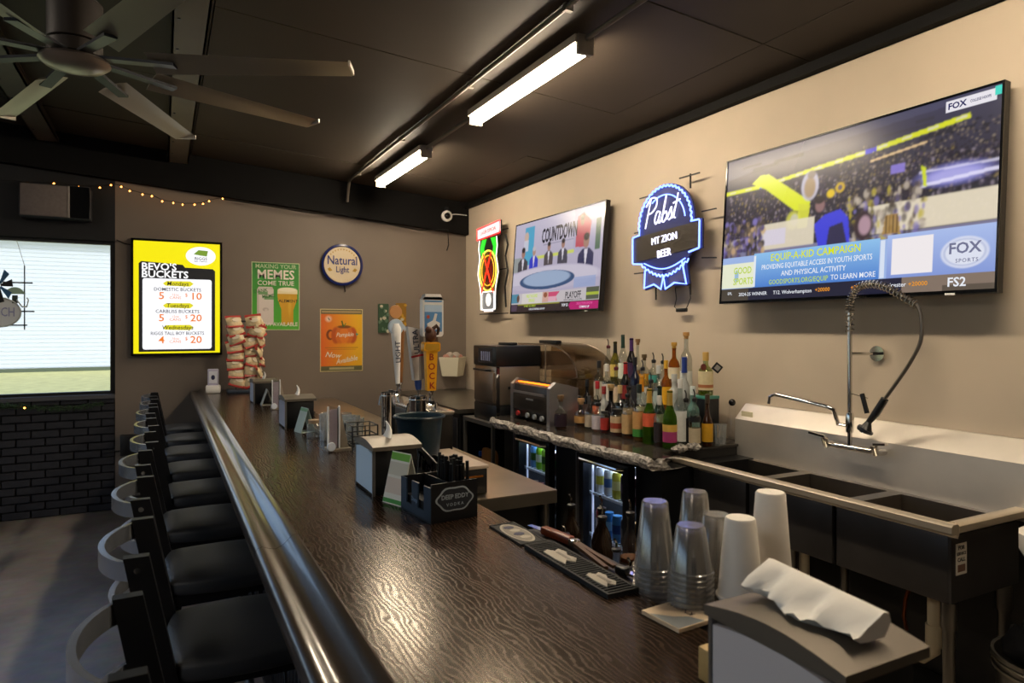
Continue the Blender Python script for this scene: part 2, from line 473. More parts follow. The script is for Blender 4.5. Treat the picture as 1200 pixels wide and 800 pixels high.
# ================================================================== ceiling fixtures
def ceiling_light(y0, y1, label):
    xl = 1.825; z1 = zc(xl) - .03
    t = thing('ceiling_light', label, 'light', (xl, (y0 + y1) / 2, z1), 0, 'strip lights along the conduit')
    h = (y1 - y0) / 2
    MB().box(-.056, .056, -h, h, -.04, 0).build('housing', M('fixture_white', '#b9b2a6', 0.5), t, False)
    MB().prism([(-.04, -.035), (.04, -.035), (.04, -.06), (.033, -.08), (.016, -.09), (-.016, -.09), (-.033, -.08), (-.04, -.06)], -h + .012, h - .012).build('diffuser', M('lamp_diffuser', '#ffffff', 0.5, emit='#ffebcc', es=LAMP), t, False)
    for s_ in (-1, 1):
        MB().box(-.044, .044, s_ * h - .012, s_ * h + .012, -.094, 0).build('end_cap', M('fixture_cap', '#8f887d', 0.5), t, False)
ceiling_light(5.0, 6.25, 'glowing strip light nearest the back wall corner')
ceiling_light(2.76, 4.06, 'glowing strip light above the two televisions, nearer the camera')
ceiling_light(0.5, 1.8, 'strip light over the sink end of the bar')
def added_room_light(x, y, label):  # unseen strip lamps added to brighten the left half of the room
    t = thing('ceiling_light', label, 'light', (x, y, zc(x) - .03), 0, 'added unseen strip lights over the seating side')
    MB().box(-.042, .042, -.62, .62, -.035, 0).build('housing', M('fixture_white'), t, False)
    MB().prism([(-.04, -.035), (.04, -.035), (.04, -.06), (.033, -.08), (.016, -.09), (-.016, -.09), (-.033, -.08), (-.04, -.06)], -.6, .6).build('diffuser', M('added_diffuser', '#ffffff', 0.5, emit='#fff2e0', es=LAMP * .5), t, False)
added_room_light(-2.4, .2, 'added unseen strip light over the seating side, behind the fan')
added_room_light(-2.4, 3.4, 'added unseen strip light over the seating side, beside the fan')
def conduit(label, pts, r, brackets):
    t = thing('conduit', label, 'pipe', pts[0])
    o = Vector(pts[0])
    MB().tube([Vector(p) - o for p in pts], r, 8).build('pipe', galv, t)
    for b_ in brackets:
        b2 = Vector(b_) - o
        MB().box(b2.x - .012, b2.x + .03, b2.y - .012, b2.y + .012, b2.z - r - .004, b2.z + r + .004).build('strap', galv, t, False)
za = zc(1.62) - .02
conduit('long grey conduit across the ceiling with a bend at the back beam', [(1.62, B + .1, za), (1.62, 6.5, za), (1.62, 6.62, za - .01), (1.62, 6.66, za - .08), (1.62, 6.7, za - .2)], .013,
        [(1.62, y, za) for y in (.6, 2.6, 3.7, 5.0, 6.3)])
zl = zc(1.825) - .05
conduit('conduit joining the two glowing strip lights', [(1.825, 4.08, zl), (1.825, 4.98, zl)], .013, [])
conduit('conduit running from the nearer strip light towards the camera', [(1.825, 1.82, zl), (1.825, 2.74, zl)], .013, [])

# big eight-bladed ceiling fan
fan = thing('ceiling_fan', 'large ceiling fan with eight long grey blades', 'fan', (-.326, 3.303, 2.7))
MB().lathe([(.001, -.035), (.06, -.034), (.11, -.022), (.13, -.005), (.125, .006), (.06, .01)], 32).build('hub_cover', M('fan_hub', '#8d8278', 0.3, 0.6), fan)
MB().lathe([(.07, .01), (.1, .02), (.1, .07), (.09, .075), (.1, .08), (.1, .24), (.09, .25), (.055, .25), (.055, .3), (.03, .31), (.03, .32)], 28).build('motor', M('fan_motor', '#2c2623', 0.5, 0.4), fan)
ztop = zc(-.326) - 2.7
MB().cyl(.019, .3, ztop, 12).build('down_rod', M('fan_motor'), fan)
MB().lathe([(.07, ztop - .05), (.07, ztop)], 20).build('canopy', M('fan_motor'), fan)
blade_m = M('fan_blade', '#9a9384', 0.33, 0.55)
blade = MB()
N = 8; pr = []
for i in range(N + 1):
    r_ = .3 + (1.12 - .3) * i / N
    w_ = .066 - .012 * i / N
    tw = R(-20 + 9 * i / N)
    sec = [(-w_, 0), (-w_ * .5, .010), (0, .012), (w_ * .6, .008), (w_, 0), (w_ * .6, .001), (0, .003), (-w_ * .5, .003)]
    pr.append([(r_, a * math.cos(tw) - b_ * math.sin(tw), a * math.sin(tw) + b_ * math.cos(tw)) for a, b_ in sec])
v = [p for s_ in pr for p in s_]; f = [tuple(range(8)), tuple(range(8 * N, 8 * N + 8))[::-1]]
for i in range(N):
    for k in range(8): f.append((i * 8 + k, i * 8 + (k + 1) % 8, (i + 1) * 8 + (k + 1) % 8, (i + 1) * 8 + k))
bl0 = None
for k in range(8):
    a = R(22 + 45 * k - 45)
    if bl0 is None:
        bl0 = blade.add(v, f).build('blade', blade_m, fan); br0 = MB().bar((.09, 0, .016), (.40, 0, -.007), .046, .012).build('bracket', dark_metal, bl0)
        MB_tip = MB().box(1.12, 1.128, -.056, .056, -.006, .016).build('tip_cap', M('blade_tip', '#c9c3b6', 0.35, 0.5), bl0)
        bl0.rotation_euler = (0, 0, a)
    else:
        b2 = copy_tree(bl0, fan); b2.rotation_euler = (0, 0, a)

# security camera on the beam
sc_ = thing('security_camera', 'small white dome camera on the black beam in the corner', 'camera', (2.70, D - .08, 2.80))
MB().lathe([(.055, 0), (.06, -.02), (.058, -.04), (.038, -.05), (.036, -.03)], 24, ax='y').build('housing', white_pl, sc_)
MB().sphere(.034, (0, -.035, 0), 16, 10).build('lens', black_gl, sc_)
MB().box(-.02, .02, -.03, 0, .05, .1).build('mount', black_pl, sc_, False)
MB().tube([(.05, -.01, .02), (.1, -.008, .03), (.18, -.008, .03), (.24, -.008, .028)], .004, 6).build('cable', white_pl, sc_)

# wall speaker / heater above the window
sp = thing('wall_speaker', 'grey box speaker with dark end on the black wall above the window', 'speaker', (-.8, D, 2.65))
MB().rbox(-.25, .25, -.16, 0, -.14, .14, .015).build('cabinet', M('speaker_grey', '#2a2a2e', 0.5), sp)
MB().rbox(-.24, .09, -.172, -.15, -.13, .13, .008).build('grille', M('speaker_grille', '#6d6460', 0.6, noise=0.1, nscale=40), sp)
MB().prism([(.1, -.13), (.24, -.13), (.245, 0), (.24, .13), (.1, .13)], -.166, -.15).build('side_cover', black_gl, sp)
MB().box(.09, .102, -.175, -.15, -.13, .13).build('divider', M('speaker_strip', '#9c938c', 0.5), sp, False)

# electrical box and cable on the back wall
eb = thing('outlet_box', 'small black electrical box with cable low on the back wall', 'outlet', (-.27, D, .57))
MB().rbox(-.07, .07, -.07, 0, -.09, .09, .006).build('box', black_pl, eb)
MB().tube([(-.07, -.02, -.05), (-.2, -.012, -.055)], .006, 6).build('cable', black_pl, eb)

# string lights under the beam, and their wires
sl = thing('string_lights', 'string of tiny warm bulbs drooping under the black beam above the lit menu sign', 'lights', (0, D - .09, 2.8))
pts = [(-1.2, 2.80), (-1.0, 2.80), (-.817, 2.819), (-.642, 2.807), (-.488, 2.815), (-.406, 2.845), (-.329, 2.838), (-.265, 2.807), (-.167, 2.786), (-.094, 2.778), (-.013, 2.739), (.075, 2.732), (.15, 2.723), (.248, 2.731), (.318, 2.745), (.368, 2.773), (.483, 2.806)]
MB().tube([(x, 0, z - 2.8) for x, z in pts], .003, 5).build('wire', black_pl, sl)
for x, z in pts[1:]:
    MB().sphere(.0065, (x, -.006, z - 2.813), 8, 6).build('bulb', M('warm_bulb', '#ffd090', 0.4, emit='#ffa840', es=9), sl)
w2 = tag(MB().tube([(.5, D - .085, 2.79), (.8, D - .085, 2.77), (1.2, D - .085, 2.73), (1.35, D - .085, 2.725), (1.6, D - .085, 2.735), (1.75, D - .085, 2.70), (2.0, D - .085, 2.68), (2.4, D - .085, 2.63), (2.72, D - .085, 2.66), (2.74, D - .06, 2.5), (2.735, D - .02, 2.44)], .006, 6).build('cable', black_pl), 'dark cable sagging along the beam to the white camera', 'cable')

# ================================================================== the bar
BT = 1.02
def wood():
    m = M('dark_stained_wood', '#2a1d15', 0.2)
    nt = m.node_tree; b = nt.nodes['Principled BSDF']
    tc = nt.nodes.new('ShaderNodeTexCoord')
    mp = nt.nodes.new('ShaderNodeMapping'); mp.inputs['Scale'].default_value = (9, 3.4, 1)
    nt.links.new(tc.outputs['Object'], mp.inputs[0])
    wv = nt.nodes.new('ShaderNodeTexWave'); wv.wave_type = 'BANDS'; wv.bands_direction = 'X'
    wv.inputs['Scale'].default_value = 3.0; wv.inputs['Distortion'].default_value = 14; wv.inputs['Detail'].default_value = 3; wv.inputs['Detail Scale'].default_value = .9
    n = nt.nodes.new('ShaderNodeTexNoise'); n.inputs['Scale'].default_value = 60; n.inputs['Detail'].default_value = 4
    mp2 = nt.nodes.new('ShaderNodeMapping'); mp2.inputs['Scale'].default_value = (1, .08, 1)
    nt.links.new(tc.outputs['Object'], mp2.inputs[0]); nt.links.new(mp2.outputs[0], n.inputs[0])
    nt.links.new(mp.outputs[0], wv.inputs[0])
    r = nt.nodes.new('ShaderNodeValToRGB'); e = r.color_ramp.elements
    e[0].position = .1; e[0].color = hexc('#1b130d'); e[1].position = .9; e[1].color = hexc('#2c1f16')
    nt.links.new(wv.outputs['Fac'], r.inputs[0]); nt.links.new(r.outputs[0], b.inputs['Base Color'])
    ad = nt.nodes.new('ShaderNodeMath'); ad.operation = 'MULTIPLY_ADD'; ad.inputs[1].default_value = .35
    nt.links.new(n.outputs[0], ad.inputs[0]); nt.links.new(wv.outputs['Fac'], ad.inputs[2])
    bp = nt.nodes.new('ShaderNodeBump'); bp.inputs['Strength'].default_value = .055; bp.inputs['Distance'].default_value = .0012
    nt.links.new(ad.outputs[0], bp.inputs['Height']); nt.links.new(bp.outputs[0], b.inputs['Normal'])
    rr = nt.nodes.new('ShaderNodeMapRange'); rr.inputs['To Min'].default_value = .17; rr.inputs['To Max'].default_value = .29
    nt.links.new(wv.outputs['Fac'], rr.inputs[0]); nt.links.new(rr.outputs[0], b.inputs['Roughness'])
    b.inputs['Specular Tint'].default_value = hexc('#ffcf98')
    b.inputs['Specular IOR Level'].default_value = .28
    return m
wood_m = wood()
rail_m = M('rail_lacquered', '#2a211a', 0.3, spec=.8, noise=0.3, nscale=10, aniso=(6, .6, 6), bump=0.05, bscale=40, coat=.5)
bar = thing('bar_counter', 'long dark stained wooden bar counter with a moulded arm rail', 'bar', (.22, 3, 0))
ox, oy = .22, 3
MB().box(.328 - ox, .922 - ox, -1.0 - oy, D - .005 - oy, .975, BT).build('bar_top', wood_m, bar, False)
prof = [(.236, .955), (.218, .965), (.211, .985), (.212, 1.006), (.219, 1.018), (.232, 1.021), (.248, 1.014), (.264, 1.011), (.281, 1.017), (.296, 1.031), (.308, 1.042), (.319, 1.044), (.327, 1.036), (.328, 1.02), (.328, .955)]
for y0, y1 in ((-1.0, 1.885), (1.888, 4.62), (4.623, D - .005)):
    MB().prism([(x - ox, z) for x, z in prof], y0 - oy, y1 - oy).build('arm_rail', rail_m, bar, True, 50)
MB().box(.40 - ox, .44 - ox, -.95 - oy, D - .005 - oy, 0, .975).build('front_panel', M('bar_front_black', '#141416', 0.35), bar, False)
sl0 = None
y = -.9
while y < D - .08:
    if sl0 is None:
        sl0 = MB().prism([(.40 - ox, -.022), (.378 - ox, -.014), (.372 - ox, 0), (.378 - ox, .014), (.40 - ox, .022)], .12, .93, 'z').build('front_slat', M('bar_slat', '#202124', 0.25, 0.3), bar, True); sl0.location.y = y - oy
    else:
        s2 = bpy.data.objects.new('front_slat', sl0.data); C.objects.link(s2); s2.parent = bar; s2.location.y = y - oy
    y += .062
MB().box(.88 - ox, .905 - ox, -.95 - oy, D - .005 - oy, .05, .975).build('back_panel', M('bar_front_black'), bar, False)
MB().tube([(.3 - ox, -.9 - oy, .2), (.3 - ox, 6.5 - oy, .2)], .019, 10).build('foot_rail', steel_d, bar)
for y in (-.6, .9, 2.4, 3.9, 5.4): MB().tube([(.3 - ox, y - oy, .2), (.385 - ox, y - oy, .2)], .012, 8).build('foot_rail_bracket', steel_d, bar)

# ------------------------------------------------------------------ bar stools
def make_stool():
    t = thing('bar_stool', '', 'stool', (0, 0, 0), 0, 'bar stools along the bar')
    met = M('stool_frame', '#2b2c31', 0.32, 0.75)
    # cushion
    bm = bmesh.new(); bmesh.ops.create_grid(bm, x_segments=12, y_segments=12, size=1)
    for v_ in bm.verts:
        x, y = v_.co.x, v_.co.y
        k = 1 - .13 * (x * x * y * y)
        v_.co = (x * .205 * k, y * .205 * k, .78 + .022 * (1 - max(abs(x), abs(y)) ** 3) * (1 - .3 * x * x * y * y))
    mb = MB(); mb.add([v_.co[:] for v_ in bm.verts], [[q.index for q in f_.verts] for f_ in bm.faces]); bm.free()
    side = []
    edge = []
    g = 13
    idx = [i for i in range(g)] + [i * g + g - 1 for i in range(1, g)] + [g * g - 1 - i for i in range(1, g)] + [(g - 1 - i) * g for i in range(1, g - 1)]
    top = [mb.v[i] for i in idx]; n = len(top)
    rings = [(1.012, .771), (1.02, .757), (1.008, .741), (.97, .735)]
    prev = idx
    for sc2, z in rings:
        st = len(mb.v); mb.v += [(p[0] * sc2, p[1] * sc2, z) for p in top]
        cur = list(range(st, st + n))
        mb.f += [(prev[i], cur[i], cur[(i + 1) % n], prev[(i + 1) % n]) for i in range(n)]
        prev = cur
    mb.f.append(tuple(prev))
    mb.build('seat', vinyl, t, True, 60)
    MB().box(-.18, .18, -.18, .18, .71, .735).build('seat_frame', met, t, False)
    for sx in (-1, 1):
        for sy in (-1, 1):
            MB().bar((sx * .16, sy * .16, .715), (sx * .215, sy * .2, 0), .028, .028).build('leg', met, t, False)
    for sy in (-1, 1):
        MB().bar((-.2, sy * .187, .27), (.2, sy * .187, .27), .02, .02).build('rung', met, t, False)
    for sx in (-1, 1):
        MB().bar((sx * .2, -.186, .34), (sx * .2, .186, .34), .02, .02).build('rung', met, t, False)
    for sy in (-1, 1):
        y = sy * .178
        mb = MB(); mb.prism([(-.165, .7), (-.225, .7), (-.292, 1.06), (-.238, 1.06)], y - .014, y + .014)
        mb.build('back_post', M('stool_post', '#1c1d21', 0.4, 0.5), t, False)
        MB().cyl(.008, 0, .006, 8, (-.262, y - .02 if sy < 0 else y + .014, 1.03), 'y').build('bolt', chrome, t)
    def arc(z, off, h, th):
        v = []; f = []; n_ = 17
        for i in range(n_):
            a = -1 + 2 * i / (n_ - 1)
            y = a * .19; x = off - .075 * (1 - a * a) ** .75 if abs(a) < 1 else off
            for dx, dz in ((0, 0), (-th, 0), (-th, h), (0, h)): v.append((x + dx, y, z + dz))
        for i in range(n_ - 1):
            for k in range(4): f.append((i * 4 + k, i * 4 + (k + 1) % 4, i * 4 + 4 + (k + 1) % 4, i * 4 + 4 + k))
        f += [(0, 1, 2, 3), tuple(range(4 * n_ - 4, 4 * n_))[::-1]]
        return MB().add(v, f)
    am = M('stool_arc', '#a9aeb8', 0.24, 0.8)
    arc(1.005, -.268, .045, .014).build('top_rail', am, t, True, 30)
    arc(.885, -.246, .04, .014).build('lower_rail', am, t, True, 30)
    return t
ords = ['nearest the camera, only its back in view', 'whose seat is the first in view from the camera', 'whose seat is second from the camera', 'whose seat is third from the camera',
        'whose seat is fourth from the camera', 'fourth from the back wall', 'third from the back wall', 'second from the back wall', 'closest to the back wall']
st0 = make_stool()
for k in range(9):
    o = st0 if k == 0 else copy_tree(st0)
    o.location = (.2 + random.uniform(-.012, .012), 1.40 + .602 * k, 0); o.rotation_euler = (0, 0, R(random.uniform(-3, 3)))
    o['label'] = 'black bar stool ' + ords[k]

# ------------------------------------------------------------------ napkin holders and cards on the bar
def tuft(kind):
    """a folded napkin pulled up through the slot"""
    mb = MB(); v = []; f = []
    if kind == 0:   # long folded sheet pulled up along the slot, hanging over to one side
        ny = 22; sec = 10
        for i in range(ny):
            s_ = i / (ny - 1); y = (s_ - .5) * .185
            rip = .010 * math.sin(s_ * 17) + .006 * math.sin(s_ * 31 + 1)
            hang = -.028 + .012 * math.sin(s_ * 9 + .6) - .012 * (1 - s_)
            top = .029 + .013 * s_
            pts_ = [(.028, .0), (.040, top * .6), (.036, top), (.026, top + .003), (.008 + rip * .5, top * .86), (-.012 + rip, top * .62), (-.026 + rip, top * .36), (hang, .006 + abs(rip) * .6), (hang + .012, .002), (-.005, .0)]
            v += [(x, y, z) for x, z in pts_]
        for i in range(ny - 1):
            for k in range(sec): f.append((i * sec + k, i * sec + (k + 1) % sec, (i + 1) * sec + (k + 1) % sec, (i + 1) * sec + k))
        f += [tuple(range(sec)), tuple(range((ny - 1) * sec, ny * sec))[::-1]]
    else:
        n_ = 10
        for j in range(5):
            t_ = j / 4
            for i in range(n_):
                a = 2 * PI * i / n_
                r_ = .035 * (1 - t_ * .8)
                v.append((.35 * r_ * math.cos(a) + .01 * math.sin(3 * t_), r_ * math.sin(a) * (1.0 + .3 * math.sin(3 * a)) + .02 * t_ * (1 if kind == 1 else -1.5), t_ * .055 + .004 * math.sin(5 * a)))
        for j in range(4):
            for i in range(n_): f.append((j * n_ + i, j * n_ + (i + 1) % n_, (j + 1) * n_ + (i + 1) % n_, (j + 1) * n_ + i))
        f += [tuple(range(n_))[::-1], tuple(range(4 * n_, 5 * n_))]
    return mb.add(v, f)
lid_m = M('holder_lid', '#6f675d', 0.42, 0.5)
def napkin_holder(x0, y0, lx, ly, label, kind, ad, scale=1.0, rz=0):
    t = thing('napkin_holder', label, 'napkin holder', (x0, y0, BT), rz, 'napkin holders on the bar')
    H = .16 * scale
    MB().rbox(.006, lx - .006, .006, ly - .006, 0, H, .006).build('body', black_pl, t)
    # metal lid arched along its length, overhanging
    pr_ = [(-.006, H - .004)] + [(-.006 + (ly + .012) * k / 10, H + .010 + .016 * math.sin(PI * k / 10)) for k in range(11)] + [(ly + .006, H - .004)]
    MB().prism(pr_, -.006, lx + .006, 'x').build('lid', lid_m, t, True, 50)
    # advert panel on the side towards the stools, curved top corners
    pan = MB().prism([(.01, .01), (ly - .01, .01)] + [(ly - .01 - (ly - .02) * k / 8, H - .014 + .010 * math.sin(PI * k / 8)) for k in range(9)], -.004, .005, 'x')
    p = pan.build('advert_panel', M('advert_' + ad, ad, 0.4), t, False)
    for yy in (.002, ly - .008): MB().box(-.005, .006, yy, yy + .006, 0, H).build('corner_strip', M('holder_strip', '#8f8c8a', 0.3, 0.8), t, False)
    q = tuft(kind).build('napkin', paper, t, True, 70); q.location = (lx * .5, ly * .5, H + .024)
    return t, p
nh1, _p = napkin_holder(.718, .53, .152, .222, 'napkin holder in the foreground with a long white napkin lying over its metal lid', 0, '#c9c4c8')
nh2, p2 = napkin_holder(.64, 2.27, .165, .235, 'napkin holder with pale blue advert behind the black straw caddy', 1, '#b9d2ea')
nh3, p3 = napkin_holder(.62, 4.02, .165, .235, 'napkin holder with a pointed white napkin in the middle of the bar', 1, '#9aa0b8')
nh4, p4 = napkin_holder(.61, 5.46, .165, .235, 'napkin holder with a curled white napkin nearest the snack rack', 2, '#b7bfd2')

def tent_card(x, y, h, w, dl, label, face, band, rz=0):
    t = thing('tent_card', label, 'card', (x, y, BT), rz, 'tent cards beside the napkin holders')
    th = .003
    for s_ in (-1, 1):
        MB().prism([(s_ * w / 2, 0), (s_ * (w / 2 - th), 0), (-s_ * th * .2, h - th), (0, h)], -dl / 2, dl / 2).build('panel', M('card_' + face, face, 0.6), t, False)
    n = Vector((-h, 0, w / 2)).normalized() * .0012
    def band_at(a0, a1, y0, y1, col):
        pts = []
        for a, yy in ((a0, y0), (a0, y1), (a1, y1), (a1, y0)):
            pts.append(Vector((-w / 2 * (1 - a), yy, h * a)) + n)
        MB().add(pts + [p - n * .8 for p in pts], [(0, 1, 2, 3), (7, 6, 5, 4), (0, 4, 5, 1), (1, 5, 6, 2), (2, 6, 7, 3), (3, 7, 4, 0)]).build('printed_band', M('print_' + col, col, 0.6), t, False)
    for a0, a1, col in band: band_at(a0, a1, -dl / 2 + .002, dl / 2 - .002, col)
    MB().box(-w / 2, w / 2, -dl / 2, dl / 2, 0, .002).build('base', M('card_' + face), t, False)
tent_card(.705, 2.165, .165, .085, .1, 'tall tent card with green top and menu lines beside the black straw caddy', '#e4e2d8', [(.84, .98, '#6fb13c'), (.02, .1, '#4b9a45'), (.55, .8, '#cfcbbb'), (.2, .5, '#d8c9bb')], R(20))
tent_card(.70, 3.88, .135, .085, .1, 'pale tent card in front of the middle napkin holder', '#b9c8bf', [(.85, .97, '#7fae84')], R(12))
tent_card(.69, 5.36, .12, .085, .1, 'thin tent card in front of the napkin holder nearest the snack rack', '#b8b4a6', [])

def menu_stand(x, y, label):
    t = thing('menu_stand', label, 'menu stand', (x, y, BT))
    MB().box(-.035, .075, -.006, .08, 0, .012).build('base', M('stand_base', '#8f8577', 0.4), t, False)
    MB().prism([(-.028, .012), (.02, .012), (.02, .20), (-.028, .215)], .02, .024).build('sleeve', acrylic, t, False)
    MB().box(-.022, .014, .0245, .027, .015, .195).build('insert', M('menu_insert', '#c7b4bb', 0.5), t, False)
    for xx in (-.032, .02): MB().box(xx, xx + .006, .016, .03, .012, .21).build('edge_strip', M('menu_edge', '#eef0f2', 0.3), t, False)
    MB().prism([(.0, .012), (.07, .012), (.028, .2), (.02, .2)], .028, .05).build('back_support', M('stand_base'), t, False)
    MB().lathe([(.019, -.012), (.021, 0), (.018, .01)], 18, (-.022, -.012, .026), 'y').build('round_badge', M('badge_pale', '#dfe6f2', 0.3), t)
menu_stand(.715, 3.19, 'clear upright menu stand with round white badge beside the glass tray')
menu_stand(.715, 5.02, 'small upright menu stand beside the napkin holder nearest the snack rack')

# black caddy with logo, straws in it
cd = thing('straw_caddy', 'black bar caddy with oval silver logo holding black straws', 'caddy', (.70, 1.875, BT), R(6))
lx, ly, hh = .158, .215, .105
MB().box(0, lx, 0, ly, 0, .006).build('floor_panel', black_pl, cd, False)
fp = MB().box(0, lx, 0, .005, 0, hh + .012).build('front_panel', black_pl, cd, False)
MB().box(0, lx, ly - .005, ly, 0, hh).build('rear_panel', black_pl, cd, False)
MB().box(lx - .005, lx, .005, ly - .005, 0, hh).build('side_panel', black_pl, cd, False)
blue_pl = M('caddy_side', '#1f2c3d', 0.3)
mb = MB(); mb.box(0, .005, .005, ly - .005, 0, .03)
for y0, y1 in ((.005, .05), (.092, .135), (.175, ly - .005)): mb.box(0, .005, y0, y1, .03, hh)
mb.build('slotted_side', blue_pl, cd, False)
MB().box(.08, .084, .005, ly - .005, 0, hh).build('divider', black_pl, cd, False)
MB().box(.012, .074, .012, ly - .012, .006, .05).build('napkin_stack', M('black_napkin', '#191b20', 0.8), cd, False)
oval = [(lx / 2 + x, .066 + z) for x, z in ell(0, 0, .058, .034, 36)]
scal = [(lx / 2 + .062 * (1 + .05 * math.cos(6 * a)) * math.cos(a), .066 + .037 * (1 + .06 * math.cos(6 * a)) * math.sin(a)) for a in [2 * PI * k / 60 for k in range(60)]]
scal_i = [(lx / 2 + (x - lx / 2) * .91, .066 + (z - .066) * .88) for x, z in scal]
lg = M('logo_silver', '#9aa3ab', 0.4)
flat(fp, 'logo_border', scal, lg, -.0012, 0)
flat(fp, 'logo_field', scal_i, M('logo_dark', '#23272e', 0.4), -.0018, 0)
lettering(fp, 'DEEP EDDY', lx / 2, .073, .019, lg, -.0022, .03, sx=.95)
lettering(fp, 'VODKA', lx / 2, .05, .013, lg, -.0022, .02, space=1.5)
lettering(cd, 'Deep', .0, .0, .02, M('logo_pale', '#9fb4cc', 0.4), 0, .02, xf=lambda q: (-.0008 + q[1] * 0, .115 - q[0], .05 + q[2]))
sm = M('black_straw', '#0f1013', 0.3)
s0 = None
for k in range(26):
    x = .70 + .088 + (k % 5) * .0125 + random.uniform(-.003, .003); y = 1.875 + .048 + (k // 5) * .024 + random.uniform(-.008, .008)
    if s0 is None:
        s0 = MB().cyl(.0056, 0, .165, 8).build('drinking_straw', sm); o = s0
    else:
        o = s0.copy(); C.objects.link(o)
    o.location = (x, y, BT + .0065); o.rotation_euler = (R(random.uniform(-5, 5)), R(random.uniform(-5, 3)), 0); o.scale = (1, 1, random.uniform(.9, 1.05))
    tag(o, 'black drinking straw standing in the black logo caddy', 'straw', 'black straws in the caddy')

tc_ = thing('coaster_caddy', 'small black caddy with large white script lettering behind the straws', 'caddy', (.84, 2.2, BT))
MB().box(0, .075, 0, .2, 0, .005).build('floor_panel', black_pl, tc_, False)
cs = MB().prism([(0, 0), (.2, 0), (.2, .15), (.0, .11)], 0, .005, 'x').build('side_panel', black_pl, tc_, False)
MB().box(.07, .075, 0, .2, 0, .1).build('side_panel', black_pl, tc_, False)
for y in (0, .195): MB().box(.005, .07, y, y + .005, 0, .1).build('end_panel', black_pl, tc_, False)
lettering(cs, "Tito's", 0, 0, .085, M('logo_white', '#d8d6d2', 0.5), 0, .03, shear=.2, xf=lambda q: (-.001, .1 - q[0], .083 + q[2] - .12 * q[0]))
MB().box(-.001, .0, .02, .18, .012, .03).build('kraft_strip', M('kraft', '#8d6f4c', 0.7), tc_, False)

# foreground: coaster on a tan block at the inner edge of the bar
blk = thing('coaster_stack', 'square coaster with grey print on a small stack by the plastic cups', 'coaster', (.915, 1.045, BT), R(4))
cm = M('coaster_board', '#cdb79a', 0.7)
for k in range(3): MB().rbox(-.052, .052, -.052, .052, .0005 + k * .003, .003 + k * .003, .0008, 1).build('coaster', cm, blk, False)
MB().prism([(-.05, -.05), (.02, -.05), (.005, -.02), (-.02, -.005), (-.05, .03)], .0091, .0094, 'z').build('grey_print', M('coaster_grey', '#74797c', 0.7), blk, False)
lettering(blk, 'KNOW', 0, 0, .022, M('coaster_ink', '#5b4a4a', 0.7), 0, .03, xf=lambda q: (.02 - q[2], .012 + q[0] * .9, .0095))
tag(MB().rbox(.785, .87, .80, .85, BT, BT + .055, .003).build('wood_block', M('tan_wood', '#b99a63', 0.5, noise=.1, nscale=30)), 'small tan block tucked behind the foreground napkin holder', 'block')

# bar mats
def bar_mat(x0, x1, y0, y1, label, ribs):
    t = thing('bar_mat', label, 'bar mat', ((x0 + x1) / 2, (y0 + y1) / 2, BT), 0)
    a, b_ = (x1 - x0) / 2, (y1 - y0) / 2
    MB().box(-a, a, -b_, b_, 0, .004).build('base', rubber, t, False)
    rh = .011 if ribs else .0055
    mb = MB(); mb.box(-a, -a + .006, -b_, b_, .004, rh).box(a - .006, a, -b_, b_, .004, rh).box(-a + .006, a - .006, -b_, -b_ + .006, .004, rh).box(-a + .006, a - .006, b_ - .006, b_, .004, rh)
    mb.build('rim', rubber, t, False)
    if ribs:
        y = -b_ + .014; r0 = None
        while y < b_ - .01:
            if r0 is None: r0 = MB().box(-a + .006, a - .006, -.0025, .0025, .004, .011).build('rib', rubber, t, False); r0.location.y = y
            else:
                r1 = bpy.data.objects.new('rib', r0.data); C.objects.link(r1); r1.parent = t; r1.location.y = y
            y += .0125
    return t, a, b_
m1, a, b_ = bar_mat(.842, .922, 1.58, 1.775, 'flat black bar mat with pale oval logo near the straw caddy', False)
pale = M('mat_pale', '#a59d90', 0.6); ink = M('mat_ink', '#2c3050', 0.6)
MB().prism(ell(0, 0, .034, .085, 32), .004, .0052, 'z').build('logo_oval', pale, m1, False)
MB().prism(ell(0, 0, .028, .076, 32), .0052, .006, 'z').build('logo_field', M('mat_field', '#7d776e', 0.6), m1, False)
for k in range(4): MB().prism(ell(.002 * (-1) ** k, -.048 + k * .032, .016, .012, 14), .006, .0068, 'z').build('logo_mark', ink if k % 2 else pale, m1, False)
m2, a, b_ = bar_mat(.842, .925, 1.185, 1.56, 'ribbed black bar mat with two pale logos beside the plastic cups', True)
for yy, s_ in ((.06, 1), (-.115, .8)):
    pts = [(-.028, .05), (-.012, .058), (.0, .04), (.016, .052), (.022, .02), (.012, 0), (.02, -.03), (.004, -.05), (-.01, -.03), (-.026, -.052), (-.03, -.01)]
    MB().prism([(x * s_, y * s_ + yy) for x, y in pts], .0108, .0135, 'z').build('logo_patch', pale, m2, False)
    MB().prism([(-.004, -.03 * s_ + yy), (.004, -.03 * s_ + yy), (.004, .03 * s_ + yy), (-.004, .03 * s_ + yy)], .0135, .0142, 'z').build('logo_mark', M('mat_field'), m2, False)

